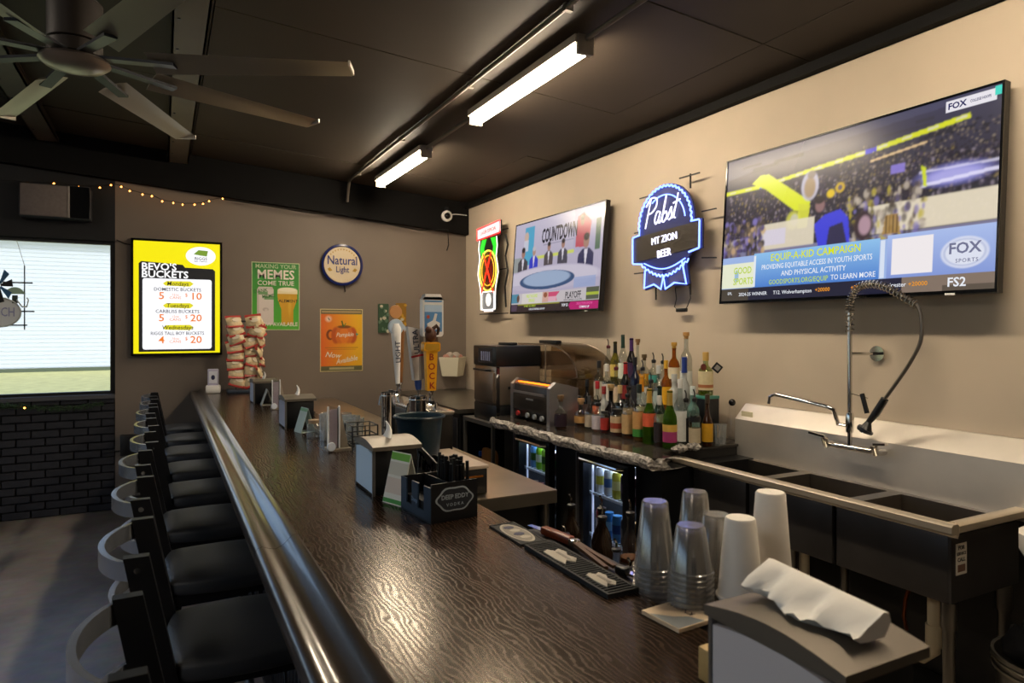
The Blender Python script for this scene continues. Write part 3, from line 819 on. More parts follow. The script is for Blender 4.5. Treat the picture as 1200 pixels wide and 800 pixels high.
# round tray, tray of glasses and a small wire rack further down the bar
tag(MB().lathe([(.001, 0), (.085, 0), (.1, .012), (.102, .018), (.094, .016), (.082, .006), (.001, .006)], 28, (.80, 4.62, BT)).build('round_tray', rubber), 'low round black tray behind the middle napkin holder', 'tray')
gt = thing('glass_tray', 'dark tray of upside down clear glasses on the bar', 'tray', (.835, 3.58, BT))
MB().rbox(-.085, .085, -.26, .26, 0, .014, .005).build('tray', rubber, gt)
MB().box(-.088, -.082, -.26, .26, .004, .022).build('rim', M('tray_rim', '#8d8375', 0.4, .4), gt, False)
def tumbler(h, r0, r1):
    return MB().lathe([(.001, .004), (r0 * .92, .004), (r1 * .94, h - .002), (r1, h), (r0, 0), (.001, 0)][::-1], 18, cap=False)
glasses = [(-.045, -.2, .11), (.03, -.19, .11), (-.045, -.1, .105), (.035, -.09, .11), (-.045, .0, .105), (.035, .01, .1), (-.04, .1, .11), (.04, .11, .1)]
g0 = None
gdesc = ['at the near corner of the dark tray', 'beside the wire rack on the dark tray', 'second in the front row of the dark tray', 'second in the rear row of the dark tray', 'third in the front row of the dark tray', 'third in the rear row of the dark tray', 'fourth in the front row of the dark tray', 'fourth in the rear row of the dark tray']
gl_m = glass('bar_glass', '#eef2f4', 0.14, .04, .1)
for i, (x, y, h) in enumerate(glasses):
    if g0 is None: g0 = tumbler(.11, .032, .04).build('drinking_glass', gl_m); o = g0
    else: o = g0.copy(); C.objects.link(o)
    o.location = (.835 + x, 3.58 + y, BT + .0145); o.scale = (1, 1, h / .11)
    tag(o, 'clear drinking glass ' + gdesc[i], 'glass', 'glasses on the dark tray')
cg = tumbler(.14, .032, .036).build('drinking_glass', glass('cut_glass', '#eef2f4', 0.2, .06, .2)); cg.location = (.742, 3.52, BT + .0)
tag(cg, 'tall cut glass standing just behind the clear menu stand', 'glass')
jr = thing('glass_jar', 'small dark-lidded glass jar left of the clear menu stand', 'jar', (.70, 3.62, BT))
MB().lathe([(.001, 0), (.034, 0), (.037, .02), (.036, .07), (.027, .08)], 18).build('body', gl_m, jr)
MB().lathe([(.03, .08), (.03, .098), (.001, .1)], 18).build('lid', M('jar_lid', '#9d8468', .5), jr)
wr = thing('wire_rack', 'black wire rack between the glasses and the napkin holder', 'rack', (.84, 3.2, BT))
for z in (.03, .075, .12): MB().tube([(-.06, -.07, z), (.06, -.07, z), (.06, .07, z), (-.06, .07, z)], .0035, 6, True).build('hoop', black_pl, wr)
for x in (-.06, 0, .06):
    for y in (-.07, .07): MB().tube([(x, y, 0), (x, y, .122)], .0035, 6).build('upright', black_pl, wr)

# ------------------------------------------------------------------ far end of the bar: snack rack, card reader
cr = thing('card_reader', 'white card reader on a white dock at the far end of the bar', 'card reader', (.39, 6.55, BT), R(-6))
MB().rbox(-.06, .06, -.05, .05, 0, .07, .012).build('dock', white_pl, cr)
rd = MB().rbox(-.045, .045, -.02, .012, .06, .215, .008).build('reader', M('reader_lilac', '#b9b4cc', 0.4), cr)
MB().box(-.034, .034, -.023, -.019, .09, .195).build('screen', M('reader_screen', '#dfe0ea', 0.3), cr, False)
MB().prism(ell(0, .14, .016, .022, 16), -.0245, -.022).build('emblem', M('emblem_ink', '#2a2c50', 0.4), cr, False)

rk = thing('snack_rack', 'dark wire rack for snack bags at the far end of the bar', 'rack', (.66, 6.5, BT))
MB().rbox(-.16, .12, -.1, .1, 0, .03, .006).build('base', M('rack_base', '#2c3644', 0.4), rk)
for x in (-.085, .06): MB().box(x - .004, x + .004, .0, .012, .03, .64).build('upright', dark_metal, rk, False)
MB().box(-.09, .07, .0, .012, .63, .645).build('top_bar', dark_metal, rk, False)
bag_m1 = M('bag_cream', '#d3bf98', 0.36, noise=.4, nscale=16); bag_m2 = M('bag_red', '#b23a34', 0.35); bag_m3 = M('bag_print', '#e8dcc4', .4)
def make_bag():
    t = thing('snack_bag', '', 'snack bag', (0, 0, 0), 0, 'snack bags on the rack')
    n = 8; v = []; f = []
    for s_ in (-1, 1):
        for j in range(n + 1):
            for i in range(n + 1):
                u, w_ = i / n * 2 - 1, j / n * 2 - 1
                th = .026 * (1 - u ** 4) * (1 - w_ ** 4) * (1 + .12 * math.sin(5 * u + 3 * w_))
                v.append((u * .068, s_ * th, w_ * .052 + .052))
    q = (n + 1) ** 2
    for j in range(n):
        for i in range(n):
            a = j * (n + 1) + i; g = (a, a + 1, a + n + 2, a + n + 1)
            f.append(g); f.append(tuple(q + k for k in g)[::-1])
    MB().add(v, f).build('pouch', bag_m1, t, True, 80)
    for z in (-.008, .094): MB().box(-.07, .07, -.008, .008, z, z + .022).build('seal', bag_m2, t, False)
    MB().prism(ell(.01, .055, .034, .02, 14), -.031, -.012).build('logo_patch', bag_m3, t, False)
    return t
bag0 = make_bag(); first = True
nth = ['top', 'second', 'third', 'fourth', 'fifth', 'sixth', 'seventh', 'bottom']
cols = [('column beside the card reader', -.085, -.03, 8, 0), ('middle column', .06, -.03, 7, 0), ('column turned towards the taps', .13, .01, 7, R(72))]
for cn, dx, dy, n, rz in cols:
    for k in range(n):
        b2 = bag0 if first else copy_tree(bag0); first = False
        zz = .56 - k * .53 / (n - 1)
        b2.location = (.66 + dx + random.uniform(-.012, .012), 6.5 + dy + random.uniform(-.01, .01), BT + .03 + zz)
        b2.rotation_euler = (R(-26 + random.uniform(-12, 12)), R(random.uniform(-22, 22)), rz + R(random.uniform(-24, 24)))
        o_ = nth[k] if k < n - 1 else 'bottom'
        b2['label'] = f'cream and red snack bag, {o_} one in the rack\'s {cn}'

# ------------------------------------------------------------------ steel counter behind the bar
uc = thing('steel_counter', 'low stainless steel work counter behind the bar', 'counter', (1.22, 4.6, 0))
MB().box(.925 - 1.22, 1.51 - 1.22, 2.5 - 4.6, 6.8 - 4.6, .895, .9).build('top', M('counter_steel', '#b9aE9c', 0.3, 1.0, noise=.1, nscale=6), uc, False)
MB().box(.925 - 1.22, 1.51 - 1.22, 2.5 - 4.6, 2.51 - 4.6, .845, .895).build('front_lip', steel_d, uc, False)
MB().box(1.5 - 1.22, 1.51 - 1.22, 2.51 - 4.6, 6.8 - 4.6, .845, .895).build('side_lip', steel_d, uc, False)
MB().box(.93 - 1.22, 1.46 - 1.22, 2.56 - 4.6, 6.8 - 4.6, .1, .845).build('cabinet', M('cabinet_black', '#121214', 0.4), uc, False)
for x in (.96, 1.47):
    for y in (2.54, 4.6, 6.7): MB().cyl(.02, 0, .845, 10, (x - 1.22, y - 4.6, 0)).build('leg', steel_d, uc)
cdw = thing('cash_drawer', 'black box with pale flat top on the steel counter behind the bar', 'box', (1.08, 2.805, .9))
MB().rbox(-.14, .14, -.215, .215, .0, .105, .004).build('case', M('drawer_black', '#151517', 0.35), cdw)
MB().rbox(-.145, .145, -.22, .22, .105, .12, .004).build('top', M('drawer_top', '#a9998a', 0.45), cdw)
MB().box(-.1, .12, -.217, -.214, .07, .078).build('front_glint', M('drawer_glint', '#b06a24', 0.3, 0.6), cdw, False)  # reflected orange light on the case, put in as a coloured strip
sbx = thing('storage_box', 'low black box behind the teal tub carrying the tall shaker tin', 'box', (1.015, 3.28, .9))
MB().rbox(-.08, .08, -.22, .22, 0, .11, .004).build('case', M('drawer_black'), sbx)
MB().rbox(-.083, .083, -.223, .223, .11, .12, .003).build('lid', M('drawer_top'), sbx)
bk = thing('tub', 'dark teal plastic tub behind the napkin holder', 'tub', (.97, 2.74, 1.02))
MB().lathe([(.001, 0), (.08, 0), (.098, .19), (.106, .2), (.106, .208), (.096, .205), (.078, .006), (.001, .006)], 30, cap=False).build('body', M('teal_plastic', '#142b37', 0.35), bk)
MB().tube([(.106 * math.cos(a), .106 * math.sin(a), .204) for a in [2 * PI * k / 30 for k in range(30)]], .006, 6, True).build('rim', M('teal_plastic'), bk)
def tin(x, y, z, r, h, label):
    t = thing('shaker_tin', label, 'shaker', (x, y, z))
    MB().lathe([(.001, 0), (r * .86, 0), (r * .9, .01), (r, h - .004), (r * 1.04, h), (r * .96, h), (r * .82, .012), (.001, .012)], 24, cap=False).build('cup', chrome, t)
    MB().lathe([(r * 1.0, h - .02), (r * 1.03, h - .016), (r * 1.0, h - .012)], 24, cap=False).build('rolled_band', chrome, t)
tin(.985, 3.24, 1.02, .035, .262, 'tall narrow steel shaker tin left of the tap handles')
tin(1.035, 2.945, 1.02, .041, .268, 'wide steel shaker tin behind the teal tub')

# beer taps
tt = thing('tap_tower', 'low dark beer tap tower with steel top behind the bar', 'tap tower', (1.18, 3.3, .9))
MB().rbox(-.07, .07, -.26, .5, 0, .28, .01).build('body', M('tower_dark', '#1d1b1a', 0.3, .3), tt)
MB().rbox(-.075, .075, -.265, .505, .28, .3, .006).build('top_plate', M('tower_steel', '#c9c4bc', 0.22, 1.0), tt)
for y in (-.2, -.02, .38, .46):
    MB().cyl(.012, .3, .335, 12, (0, y, 0)).build('shank', chrome, tt)
    MB().tube([(-.0, y, .325), (-.05, y, .325), (-.075, y, .31), (-.085, y, .26)], .011, 8).build('faucet', chrome, tt)
    MB().cyl(.016, .33, .345, 12, (-.02, y, 0)).build('collar', black_pl, tt)
def handle(name, x, y, z, label, parts, cat='tap handle', lean=0):
    t = thing('beer_tap', label, cat, (x, y, z), 0, 'beer tap handles', rot=(0, R(lean), 0))
    MB().lathe([(.008, 0), (.01, .015), (.007, .03), (.012, .05)], 12).build('ferrule', chrome, t)
    parts(t); return t
def h_white(t):
    MB().lathe([(.012, .05), (.016, .12), (.026, .3), (.03, .36), (.02, .39)], 16).build('grip', M('handle_white', '#e9e7e4', 0.3), t)
    MB().lathe([(.001, -.012), (.042, -.012), (.046, 0), (.042, .012), (.001, .012)], 22, (0, 0, .37), 'y').build('round_badge', M('badge_blue', '#aebfd0', .3), t)
    MB().lathe([(.001, -.01), (.036, -.01), (.038, .0), (.036, .01), (.001, .01)], 22, (0, 0, .455), 'y').build('top_badge', M('badge_tan', '#c08a58', .4), t)
    lettering(t, 'LIGHT', 0, .23, .04, M('handle_ink', '#25304a', .4), -.027, .02, rot=R(90), sx=1.1)
    lettering(t, 'US', 0, .37, .035, M('handle_ink'), -.014, .03)
handle('a', 1.176, 3.68, 1.235, 'slim white tap handle with round badges', h_white, lean=-2)
def h_brown(t):
    MB().lathe([(.012, .05), (.018, .15), (.022, .3), (.026, .34), (.02, .36)], 14).build('grip', M('handle_wood', '#7d5226', .4, noise=.2, nscale=20), t)
    MB().lathe([(.001, -.01), (.03, -.01), (.03, .01), (.001, .01)], 20, (0, 0, .36), 'y').build('round_badge', M('badge_blue'), t)
handle('b', 1.215, 3.76, 1.235, 'brown wooden tap handle behind the slim white one', h_brown)
def h_ultra(t):
    MB().prism([(-.026, .1), (.026, .1), (.036, .355), (-.04, .375)], -.02, .02).build('grip', M('handle_silver', '#cfcbc8', .3), t)
    MB().lathe([(.014, .05), (.018, .07), (.018, .1)], 14).build('base_band', M('handle_blue', '#24407e', .35), t)
    MB().prism([(-.0, .1), (.026, .1), (.036, .355), (.02, .358), (.006, .2)], -.022, -.019).build('stripe', M('handle_grey', '#8a8786', .3), t)
    MB().prism([(-.034, .215), (.03, .222), (.03, .232), (-.035, .225)], -.0235, -.019).build('ribbon', M('handle_red', '#a3232a', .35), t)
    lettering(t, 'ULTRA', -.004, .295, .04, M('handle_ink'), -.0235, .03, rot=R(92))
handle('c', 1.16, 3.28, 1.235, 'silver tap handle with a red ribbon and upright lettering', h_ultra, lean=-4)
def h_can(t0):
    t = bpy.data.objects.new('handle_head', None); C.objects.link(t); t.parent = t0; t.location = (0, 0, .11)
    MB().prism([(-.022, -.06), (.022, -.06), (.03, .21), (-.03, .21)], -.012, .012).build('grip', M('handle_can_brown', '#5a4030', .4), t)
    MB().prism(rrect(-.055, .055, .21, .41, .016) , -.022, .022).build('can_body', M('handle_white'), t)
    MB().prism([(-.055, .396), (.055, .396), (.04, .425), (-.04, .425)], -.022, .022).build('can_top', M('handle_white'), t)
    MB().prism(rect(-.046, .046, .235, .335), -.025, -.02).build('picture', M('can_blue', '#5b8fc4', .4), t)
    MB().prism([(-.03, .25), (-.005, .25), (.0, .245), (.03, .25), (.034, .28), (.012, .29), (.02, .325), (.008, .328), (-.004, .292), (-.034, .276)], -.028, -.024).build('white_bird', M('handle_white'), t)
    MB().prism(rect(-.046, .046, .335, .37), -.0245, -.02).build('pale_band', M('can_pale', '#bcd3ea', .4), t)
    MB().prism(rect(-.046, .046, .385, .393), -.0245, -.02).build('blue_line', M('can_blue'), t)
    MB().prism(ell(-.028, .31, .008, .009, 12), -.028, -.024).build('red_sun', M('can_red', '#b5523c', .4), t)
handle('d', 1.205, 3.22, 1.235, 'tap handle topped with a white can with a bird on blue', h_can)
def h_bock(t):
    y_ = M('handle_yellow', '#e8a417', .35)
    MB().prism([(-.022, .06), (.022, .06), (.03, .25), (-.03, .25)], -.016, .016).build('grip', y_, t)
    MB().prism(rrect(-.042, .042, .25, .295, .01), -.024, .024).build('name_plate', y_, t)
    MB().prism(rrect(-.035, .035, .257, .288, .008), -.026, -.022).build('plate_field', M('bock_olive', '#b98a22', .4), t)
    hd = MB().sphere(.03, (0, 0, .33), 12, 8, (1, .8, 1.2)); hd.sphere(.018, (-.015, -.012, .355), 10, 6)
    hd.build('goat_head', M('goat_brown', '#553220', .5), t)
    MB().tube([(.012, 0, .36), (.03, 0, .375), (.042, 0, .36), (.036, 0, .335), (.022, 0, .33)], [.01, .01, .009, .007, .004], 8).build('horn', M('goat_horn', '#3b2719', .45), t)
    for k, ch in enumerate('BOCK'): lettering(t, ch, -.002 + k * .001, .222 - k * .046, .045, M('bock_red', '#a02a1c', .4), -.0175, .03)
handle('e', 1.155, 3.1, 1.235, 'yellow tap handle with red lettering and a brown goat head', h_bock)
# tacky painted signs on the back wall behind the taps: green and yellow foliage plaques
def plaque(x, z, label, col, col2):
    t = thing('wall_plaque', label, 'wall sign', (x, D, z))
    MB().prism(rrect(-.055, .055, -.15, .15, .01), -.02, 0).build('board', M('plaque_' + col, col, .6), t, False)
    for k in range(16):
        cx, cz = random.uniform(-.045, .045), random.uniform(-.14, .14)
        MB().prism(ell(cx, cz, random.uniform(.008, .02), random.uniform(.01, .022), 8), -.026 - .0004 * k, -.019).build('leaf_mark', M('plaque_' + col2, col2, .6) if k % 3 else M('plaque_pale', '#b8b09a', .6), t, False)
plaque(2.03, 1.70, 'narrow green and white plaque on the back wall behind the taps', '#2c4a33', '#56705a')
plaque(2.22, 1.71, 'narrow golden yellow plaque on the back wall behind the taps', '#8a6414', '#b98b22')

# ------------------------------------------------------------------ ice station, ledge and well bottles behind the bar
stn = thing('ice_station', 'dark steel ice station below the bar behind the ribbed mat', 'bar station', (1.17, 1.6, 0))
MB().box(-.24, .25, -.7, .68, .1, .68).build('cabinet', M('station_dark', '#17171a', .35, .4), stn, False)
MB().box(-.24, .25, -.7, .68, .68, .69).build('shelf', steel_d, stn, False)
MB().box(.24, .25, -.7, .68, .69, .74).build('lip', steel_d, stn, False)
ldg = thing('cup_ledge', 'dark ledge behind the bar carrying the plastic cups', 'shelf', (1.1, .9, 0))
MB().box(.926 - 1.1, 1.262 - 1.1, .93 - .9, 1.27 - .9, .985, 1.0).build('board', M('ledge_dark', '#1b1713', .4), ldg, False)
for y in (.95, 1.24): MB().box(.93 - 1.1, 1.25 - 1.1, y - .9, y + .02 - .9, .69, .985).build('bracket', black_pl, ldg, False)
MB().box(.926 - 1.1, 1.03 - 1.1, 1.27 - .9, 1.76 - .9, .985, 1.0).build('narrow_board', M('ledge_dark'), ldg, False)

amber = M('amber_liquid', '#8a4a10', .1, trans=.75, ior=1.33)
def well(x, y, h, r, gm, liq, label, cap='#1b1b1d'):
    t = thing('well_bottle', label, 'bottle', (x, y, .69), 0, 'bottles standing in the ice station')
    MB().lathe([(.001, .001), (r, .001), (r, h * .56), (r * .85, h * .65), (r * .36, h * .78), (r * .33, h * .92), (r * .38, h * .93), (r * .38, h * .95)], 18).build('body', gm, t)
    MB().lathe([(.0145, h * .93), (.016, h * .95), (.016, h * .97), (.006, h * .985)], 12).build('pourer_collar', M('cap_' + cap, cap, .4), t)
    MB().tube([(0, 0, h * .97), (0, 0, h * 1.06), (-.012, -.006, h * 1.12)], .004, 8).build('spout', chrome, t)
    if liq: MB().lathe([(r * .93, .004), (r * .93, h * .5)], 16).build('liquid', liq, t)
    MB().lathe([(r * 1.015, h * .14), (r * 1.015, h * .46)], 18, cap=False).build('label', M('well_' + label[:8], random.choice(['#6b6357', '#4a4038', '#85786a']), .5), t)
dk = M('dark_bottle', '#2a1d12', .12, trans=.3)
wl_l = [(1.33, 2.1, .27, 'lone dark well bottle left of the others', dk, None), (1.36, 1.95, .29, 'second dark well bottle from the cooler side', dk, None), (1.30, 1.86, .29, 'tall dark well bottle in the middle of the station', dk, None),
        (1.37, 1.80, .31, 'amber well bottle with black collar', clear, amber), (1.37, 1.70, .30, 'amber well bottle nearest the plastic cups', clear, amber), (1.27, 1.74, .22, 'short clear conical well bottle', clear, None),
        (1.36, 1.59, .24, 'dark round-shouldered well bottle by the cups', dk, None), (1.21, 1.95, .22, 'short brown well bottle behind the knife', M('brown_glass', '#3a1c0a', .1, trans=.5), None),
        (1.24, 1.63, .2, 'small green well bottle near the lidded can', M('green_glass', '#1d5c1a', .1, trans=.6), None)]
for x, y, h, lb, gm, lq in wl_l: well(x, y, h, .036, gm, lq, lb)
can_ = thing('lidded_can', 'round can with shiny metal lid beside the ribbed mat', 'can', (1.12, 1.42, .69))
MB().cyl(.036, 0, .2, 24).build('body', M('can_dark', '#241d18', .4), can_)
MB().lathe([(.038, .19), (.04, .2), (.038, .21), (.02, .207), (.001, .207)], 24).build('lid', chrome, can_)
# tools lying on the narrow ledge
kn = thing('bar_knife', 'reddish brown wooden handled knife on the ledge behind the mats', 'knife', (.985, 1.66, 1.0), R(8))
MB().rbox(-.014, .014, -.09, .04, .002, .026, .008).build('handle', M('red_wood', '#6b2f14', .35, noise=.2, nscale=30), kn)
MB().prism([(-.012, .04), (.012, .04), (.004, .1), (-.012, .1)], .012, .014, 'z').build('blade', chrome, kn, False)
tg = thing('bar_tongs', 'steel and brown tongs on the ledge behind the ribbed mat', 'tongs', (.985, 1.46, 1.0), R(-6))
for s_ in (-1, 1): MB().bar((s_ * .012, -.1, .012), (s_ * .004, .1, .016), .012, .008).build('arm', M('tong_brown', '#5b4430', .35, .3), tg, False)
MB().rbox(-.014, .014, .085, .11, .006, .024, .004).build('hinge', chrome, tg)
pl_ = thing('bottle_opener', 'bottle opener with black grip on the ledge near the lidded can', 'opener', (.99, 1.31, 1.0), R(12))
MB().rbox(-.012, .012, 0.0, .035, .002, .024, .006).build('grip', black_pl, pl_)
MB().bar((0, -.05, .012), (0, .0, .012), .016, .006).build('shaft', chrome, pl_, False)

# ------------------------------------------------------------------ stacks of cups on the ledge
pet = glass('clear_plastic_cup', '#d6d3cf', 0.14, .16, .1)
foam = M('foam_cup', '#e6dfd6', .6)
def cup_stack(x, y, h, r_top, r_rim, n, mat, label, name, step, gr):
    t = thing(name, label, 'cup stack', (x, y, 1.0), 0, gr)
    ch = h - step * (n - 1)      # each cup upside down
    for k in range(n):
        z0 = k * step
        prof_ = [(r_rim, z0), (r_rim + .002, z0 + .002), (r_rim + .002, z0 + .006), (r_rim - .002, z0 + .008), (r_top + .0, z0 + ch - .004), (r_top - .003, z0 + ch), (.001, z0 + ch)]
        MB().lathe(prof_, 28, cap=False).build('cup', mat, t)
cup_stack(.973, 1.19, .215, .029, .047, 7, pet, 'stack of clear plastic cups at the edge of the ribbed mat', 'plastic_cups', .011, 'cups on the ledge')
cup_stack(.976, 1.078, .19, .03, .046, 9, pet, 'stack of clear plastic cups with ribbed rims beside the coaster', 'plastic_cups', .0115, 'cups on the ledge')
cup_stack(1.114, 1.216, .215, .029, .046, 6, pet, 'tall stack of clear plastic cups at the back, left of the white cups', 'plastic_cups', .012, 'cups on the ledge')
cup_stack(1.083, 1.115, .19, .03, .046, 6, pet, 'stack of clear plastic cups half hidden by the nearer white cup', 'plastic_cups', .012, 'cups on the ledge')
cup_stack(1.055, 1.018, .21, .031, .047, 2, foam, 'shorter stack of white foam cups close to the foreground napkin holder', 'foam_cups', .045, 'cups on the ledge')
cup_stack(1.203, 1.072, .235, .032, .047, 2, foam, 'taller stack of white foam cups behind the other', 'foam_cups', .05, 'cups on the ledge')

# ================================================================== the back bar along the right wall
# two glass-door coolers
def cooler(y0, y1, d0, d1, label):
    t = thing('bottle_cooler', label, 'cooler', (2.2, y0, 0))
    xb = .72; ly = y1 - y0; blk_ = M('cooler_black', '#0f1012', .35)
    mb = MB(); mb.box(.02, xb, 0, ly, .08, .12).box(.02, xb, 0, ly, .86, .89).box(xb - .03, xb, 0, ly, .12, .86).box(.02, xb - .03, 0, d0 - y0, .12, .86).box(.02, xb - .03, d1 - y0, ly, .12, .86)
    mb.build('cabinet', blk_, t, False)
    MB().box(.05, xb, .02, ly - .02, 0, .08).build('plinth', blk_, t, False)
    a, b_ = d0 - y0, d1 - y0
    dr = MB().box(-.03, .015, a, a + .05, .13, .87).box(-.03, .015, b_ - .05, b_, .13, .87).box(-.03, .015, a + .05, b_ - .05, .82, .87).box(-.03, .015, a + .05, b_ - .05, .13, .19).build('door', M('door_frame_black', '#101218', .3), t, False)
    MB().box(-.004, .004, a + .05, b_ - .05, .19, .82).build('door_glass', pane_m, dr, False)
    MB().box(-.045, -.03, b_ - .008, b_ + .006, .13, .87).build('steel_edge', M('door_edge', '#8e9098', .3, .9), dr, False)
    MB().tube([(-.03, a + .04, .845), (-.06, a + .06, .845), (-.06, b_ - .06, .845), (-.03, b_ - .04, .845)], .008, 8).build('handle', chrome, dr)
    # lit interior
    MB().box(.03, .04, b_ - .06, b_ - .052, .2, .8).build('lamp', M('cooler_side_lamp', '#ffffff', .5, emit='#b9c6ee', es=.35), t, False)
    MB().box(.06, .6, a + .06, b_ - .06, .845, .857).build('ceiling_lamp', M('cooler_lamp', '#ffffff', .5, emit='#d6e6ff', es=9), t, False)
    lin_ = M('cooler_liner', '#c9d2da', .4)
    MB().box(xb - .05, xb - .031, a, b_, .12, .86).build('liner', lin_, t, False)
    for z in (.38, .625):
        mb = MB(); mb.box(.03, .045, a + .01, b_ - .01, z, z + .014).box(.6, .61, a + .01, b_ - .01, z, z + .01)
        k = a + .03
        while k < b_ - .02: mb.box(.045, .6, k, k + .004, z + .002, z + .008); k += .04
        mb.build('wire_shelf', M('wire_white', '#dfe3e8', .35, .3), t, False)
    MB().box(.03, .62, a, b_, .12, .125).build('floor_liner', lin_, t, False)
cooler(3.375, 4.42, 3.69, 4.15, 'black cooler with lit glass door under the far end of the stone counter')
cooler(2.66, 3.37, 2.87, 3.35, 'black cooler with lit glass door nearest the sink')
# cans and bottles inside
def drink(kind, x, y, z, col, label, c2):
    t = thing('drink_' + kind, label, kind, (x, y, z), 0, 'drinks in the lit coolers')
    r = .031
    if kind == 'can':
        MB().lathe([(.001, 0), (.024, 0), (r, .012), (r, .13), (.026, .143), (.026, .148), (.001, .146)], 16).build('body', M('drink_' + col, col, .3, .3), t)
        MB().lathe([(r + .0005, .05), (r + .0005, .1)], 16, cap=False).build('band', M('drink_' + c2, c2, .35, .2), t)
    else:
        MB().lathe([(.001, 0), (r, .002), (r, .12), (.013, .16), (.012, .205), (.014, .206), (.014, .215), (.001, .215)], 16).build('body', M('dbottle_' + col, col, .12, trans=.4), t)
        MB().lathe([(r + .0006, .03), (r + .0006, .09)], 16, cap=False).build('label', M('drink_' + c2, c2, .5), t)
        MB().cyl(.0145, .2, .218, 12).build('cap', M('drink_' + c2), t)
rowA = [('#5f93c9', 'blue'), ('#86c22a', 'bright green'), ('#9bd03c', 'lime green'), ('#c9cdd2', 'silver'), ('#6b4a3a', 'brown')]
for k, (c_, nm) in enumerate(rowA):
    drink('can', 2.28, 4.07 - .078 * k, .64, c_, f'{nm} drink can on the upper shelf of the far cooler', '#e7ead8' if k % 2 else '#3c6c2a')
for k, (c_, nm) in enumerate([('#4a3a33', 'dark brown'), ('#723a34', 'dull red'), ('#3a3f4c', 'slate'), ('#55402f', 'tan'), ('#2f2b2b', 'black')]):
    drink('can', 2.28, 4.07 - .078 * k, .395, c_, f'{nm} drink can on the lower shelf of the far cooler', '#8b8378')
for k, (c_, nm, kd) in enumerate([('#d5d9dc', 'white', 'can'), ('#b8bcc0', 'silver', 'can'), ('#b9b13a', 'yellow green', 'can'), ('#2b2430', 'dark purple', 'can'), ('#6e3a3a', 'maroon', 'can')]):
    drink(kd, 2.27, 3.26 - .08 * k, .64, c_, f'{nm} drink can on the upper shelf of the cooler by the sink', ['#c9c24a', '#4a6a9c', '#d9d48a', '#59465c', '#a08a86'][k])
for k, (c_, nm) in enumerate([('#a5302a', 'red'), ('#2f6ea0', 'blue'), ('#3a78a8', 'light blue'), ('#403a3c', 'charcoal'), ('#b8862e', 'gold')]):
    drink('can', 2.27, 3.26 - .08 * k, .395, c_, f'{nm} drink can on the lower shelf of the cooler by the sink', ['#d8c0b8', '#7fb2d4', '#1f3f78', '#77706c', '#5c3a1c'][k])

# stone counter with a chiselled edge
slab = thing('stone_counter', 'dark stone counter slab with a rough chiselled pale edge', 'counter', (2.5, 3.5, .95))
stone = M('polished_stone', '#35302c', .13, noise=.5, nscale=30)
edge_pts = []
y = 4.46
while y > 2.66:
    edge_pts.append((2.125 + .05 * (4.46 - y) / 1.8 * (1 if y < 3.0 else .3) + .012 * math.sin(y * 23) + random.uniform(-.008, .008), y)); y -= .045
edge_pts += [(2.19, 2.655), (2.23, 2.64), (2.28, 2.655)]
top_poly = [(2.955, 4.94), (2.58, 4.94), (2.58, 4.47)] + edge_pts + [(2.3, 2.77), (2.955, 2.77)]
MB().prism([(x - 2.5, y - 3.5) for x, y in top_poly], -.012, 0, 'z').build('top', stone, slab, False)
v = []; f = []
n = len(edge_pts)
for r_ in range(6):
    for i, (x, y) in enumerate(edge_pts):
        k = math.sin(PI * r_ / 5)
        v.append((x - 2.5 - .018 * k - random.uniform(0, .014) * (0 < r_), y - 3.5 + random.uniform(-.008, .008) * (0 < r_), -.001 - .062 * r_ / 5 + random.uniform(-.004, .004) * (0 < r_ < 5)))
for r_ in range(5):
    for i in range(n - 1): f.append((r_ * n + i, r_ * n + i + 1, (r_ + 1) * n + i + 1, (r_ + 1) * n + i))
st_ = len(v); v += [(x - 2.5 + .08, y - 3.5, -.012) for x, y in edge_pts] + [(x - 2.5 + .08, y - 3.5, -.06) for x, y in edge_pts]
for i in range(n - 1): f += [(i, st_ + i, st_ + i + 1, i + 1), (5 * n + i, 5 * n + i + 1, st_ + n + i + 1, st_ + n + i)]
MB().add(v, f).build('chiselled_edge', M('chipped_stone', '#8f8a84', .22, noise=.7, nscale=55, bump=.5, bscale=70), slab, False)
MB().box(-.3, .45, -.72, .95, -.06, -.0125).build('underside', M('stone_under', '#1f1d1b', .6), slab, False)

# little cluster of chipped stones at the sink end of the slab
for k in range(7):
    a_ = random.uniform(.015, .03)
    mb = MB().sphere(a_, (0, 0, 0), 7, 5, (1, 1.3, .7)); mb.v = [(x + random.uniform(-.005, .005), y + random.uniform(-.005, .005), z + random.uniform(-.004, .004)) for x, y, z in mb.v]
    o = mb.build('stone_chip', M('chipped_stone'), slab, False); o.location = (2.36 - 2.5 + .03 * k + random.uniform(-.02, .02), 2.745 - 3.5 + random.uniform(-.015, .015), .016)

# stepped riser for the bottles
rs = thing('bottle_riser', 'black stepped riser under the back rows of bottles', 'riser', (2.6, 2.9, .95))
MB().box(.02, .14, .07, 1.08, 0, .13).build('lower_step', black_pl, rs, False)
MB().box(.14, .30, .1, 1.08, 0, .25).build('upper_step', black_pl, rs, False)

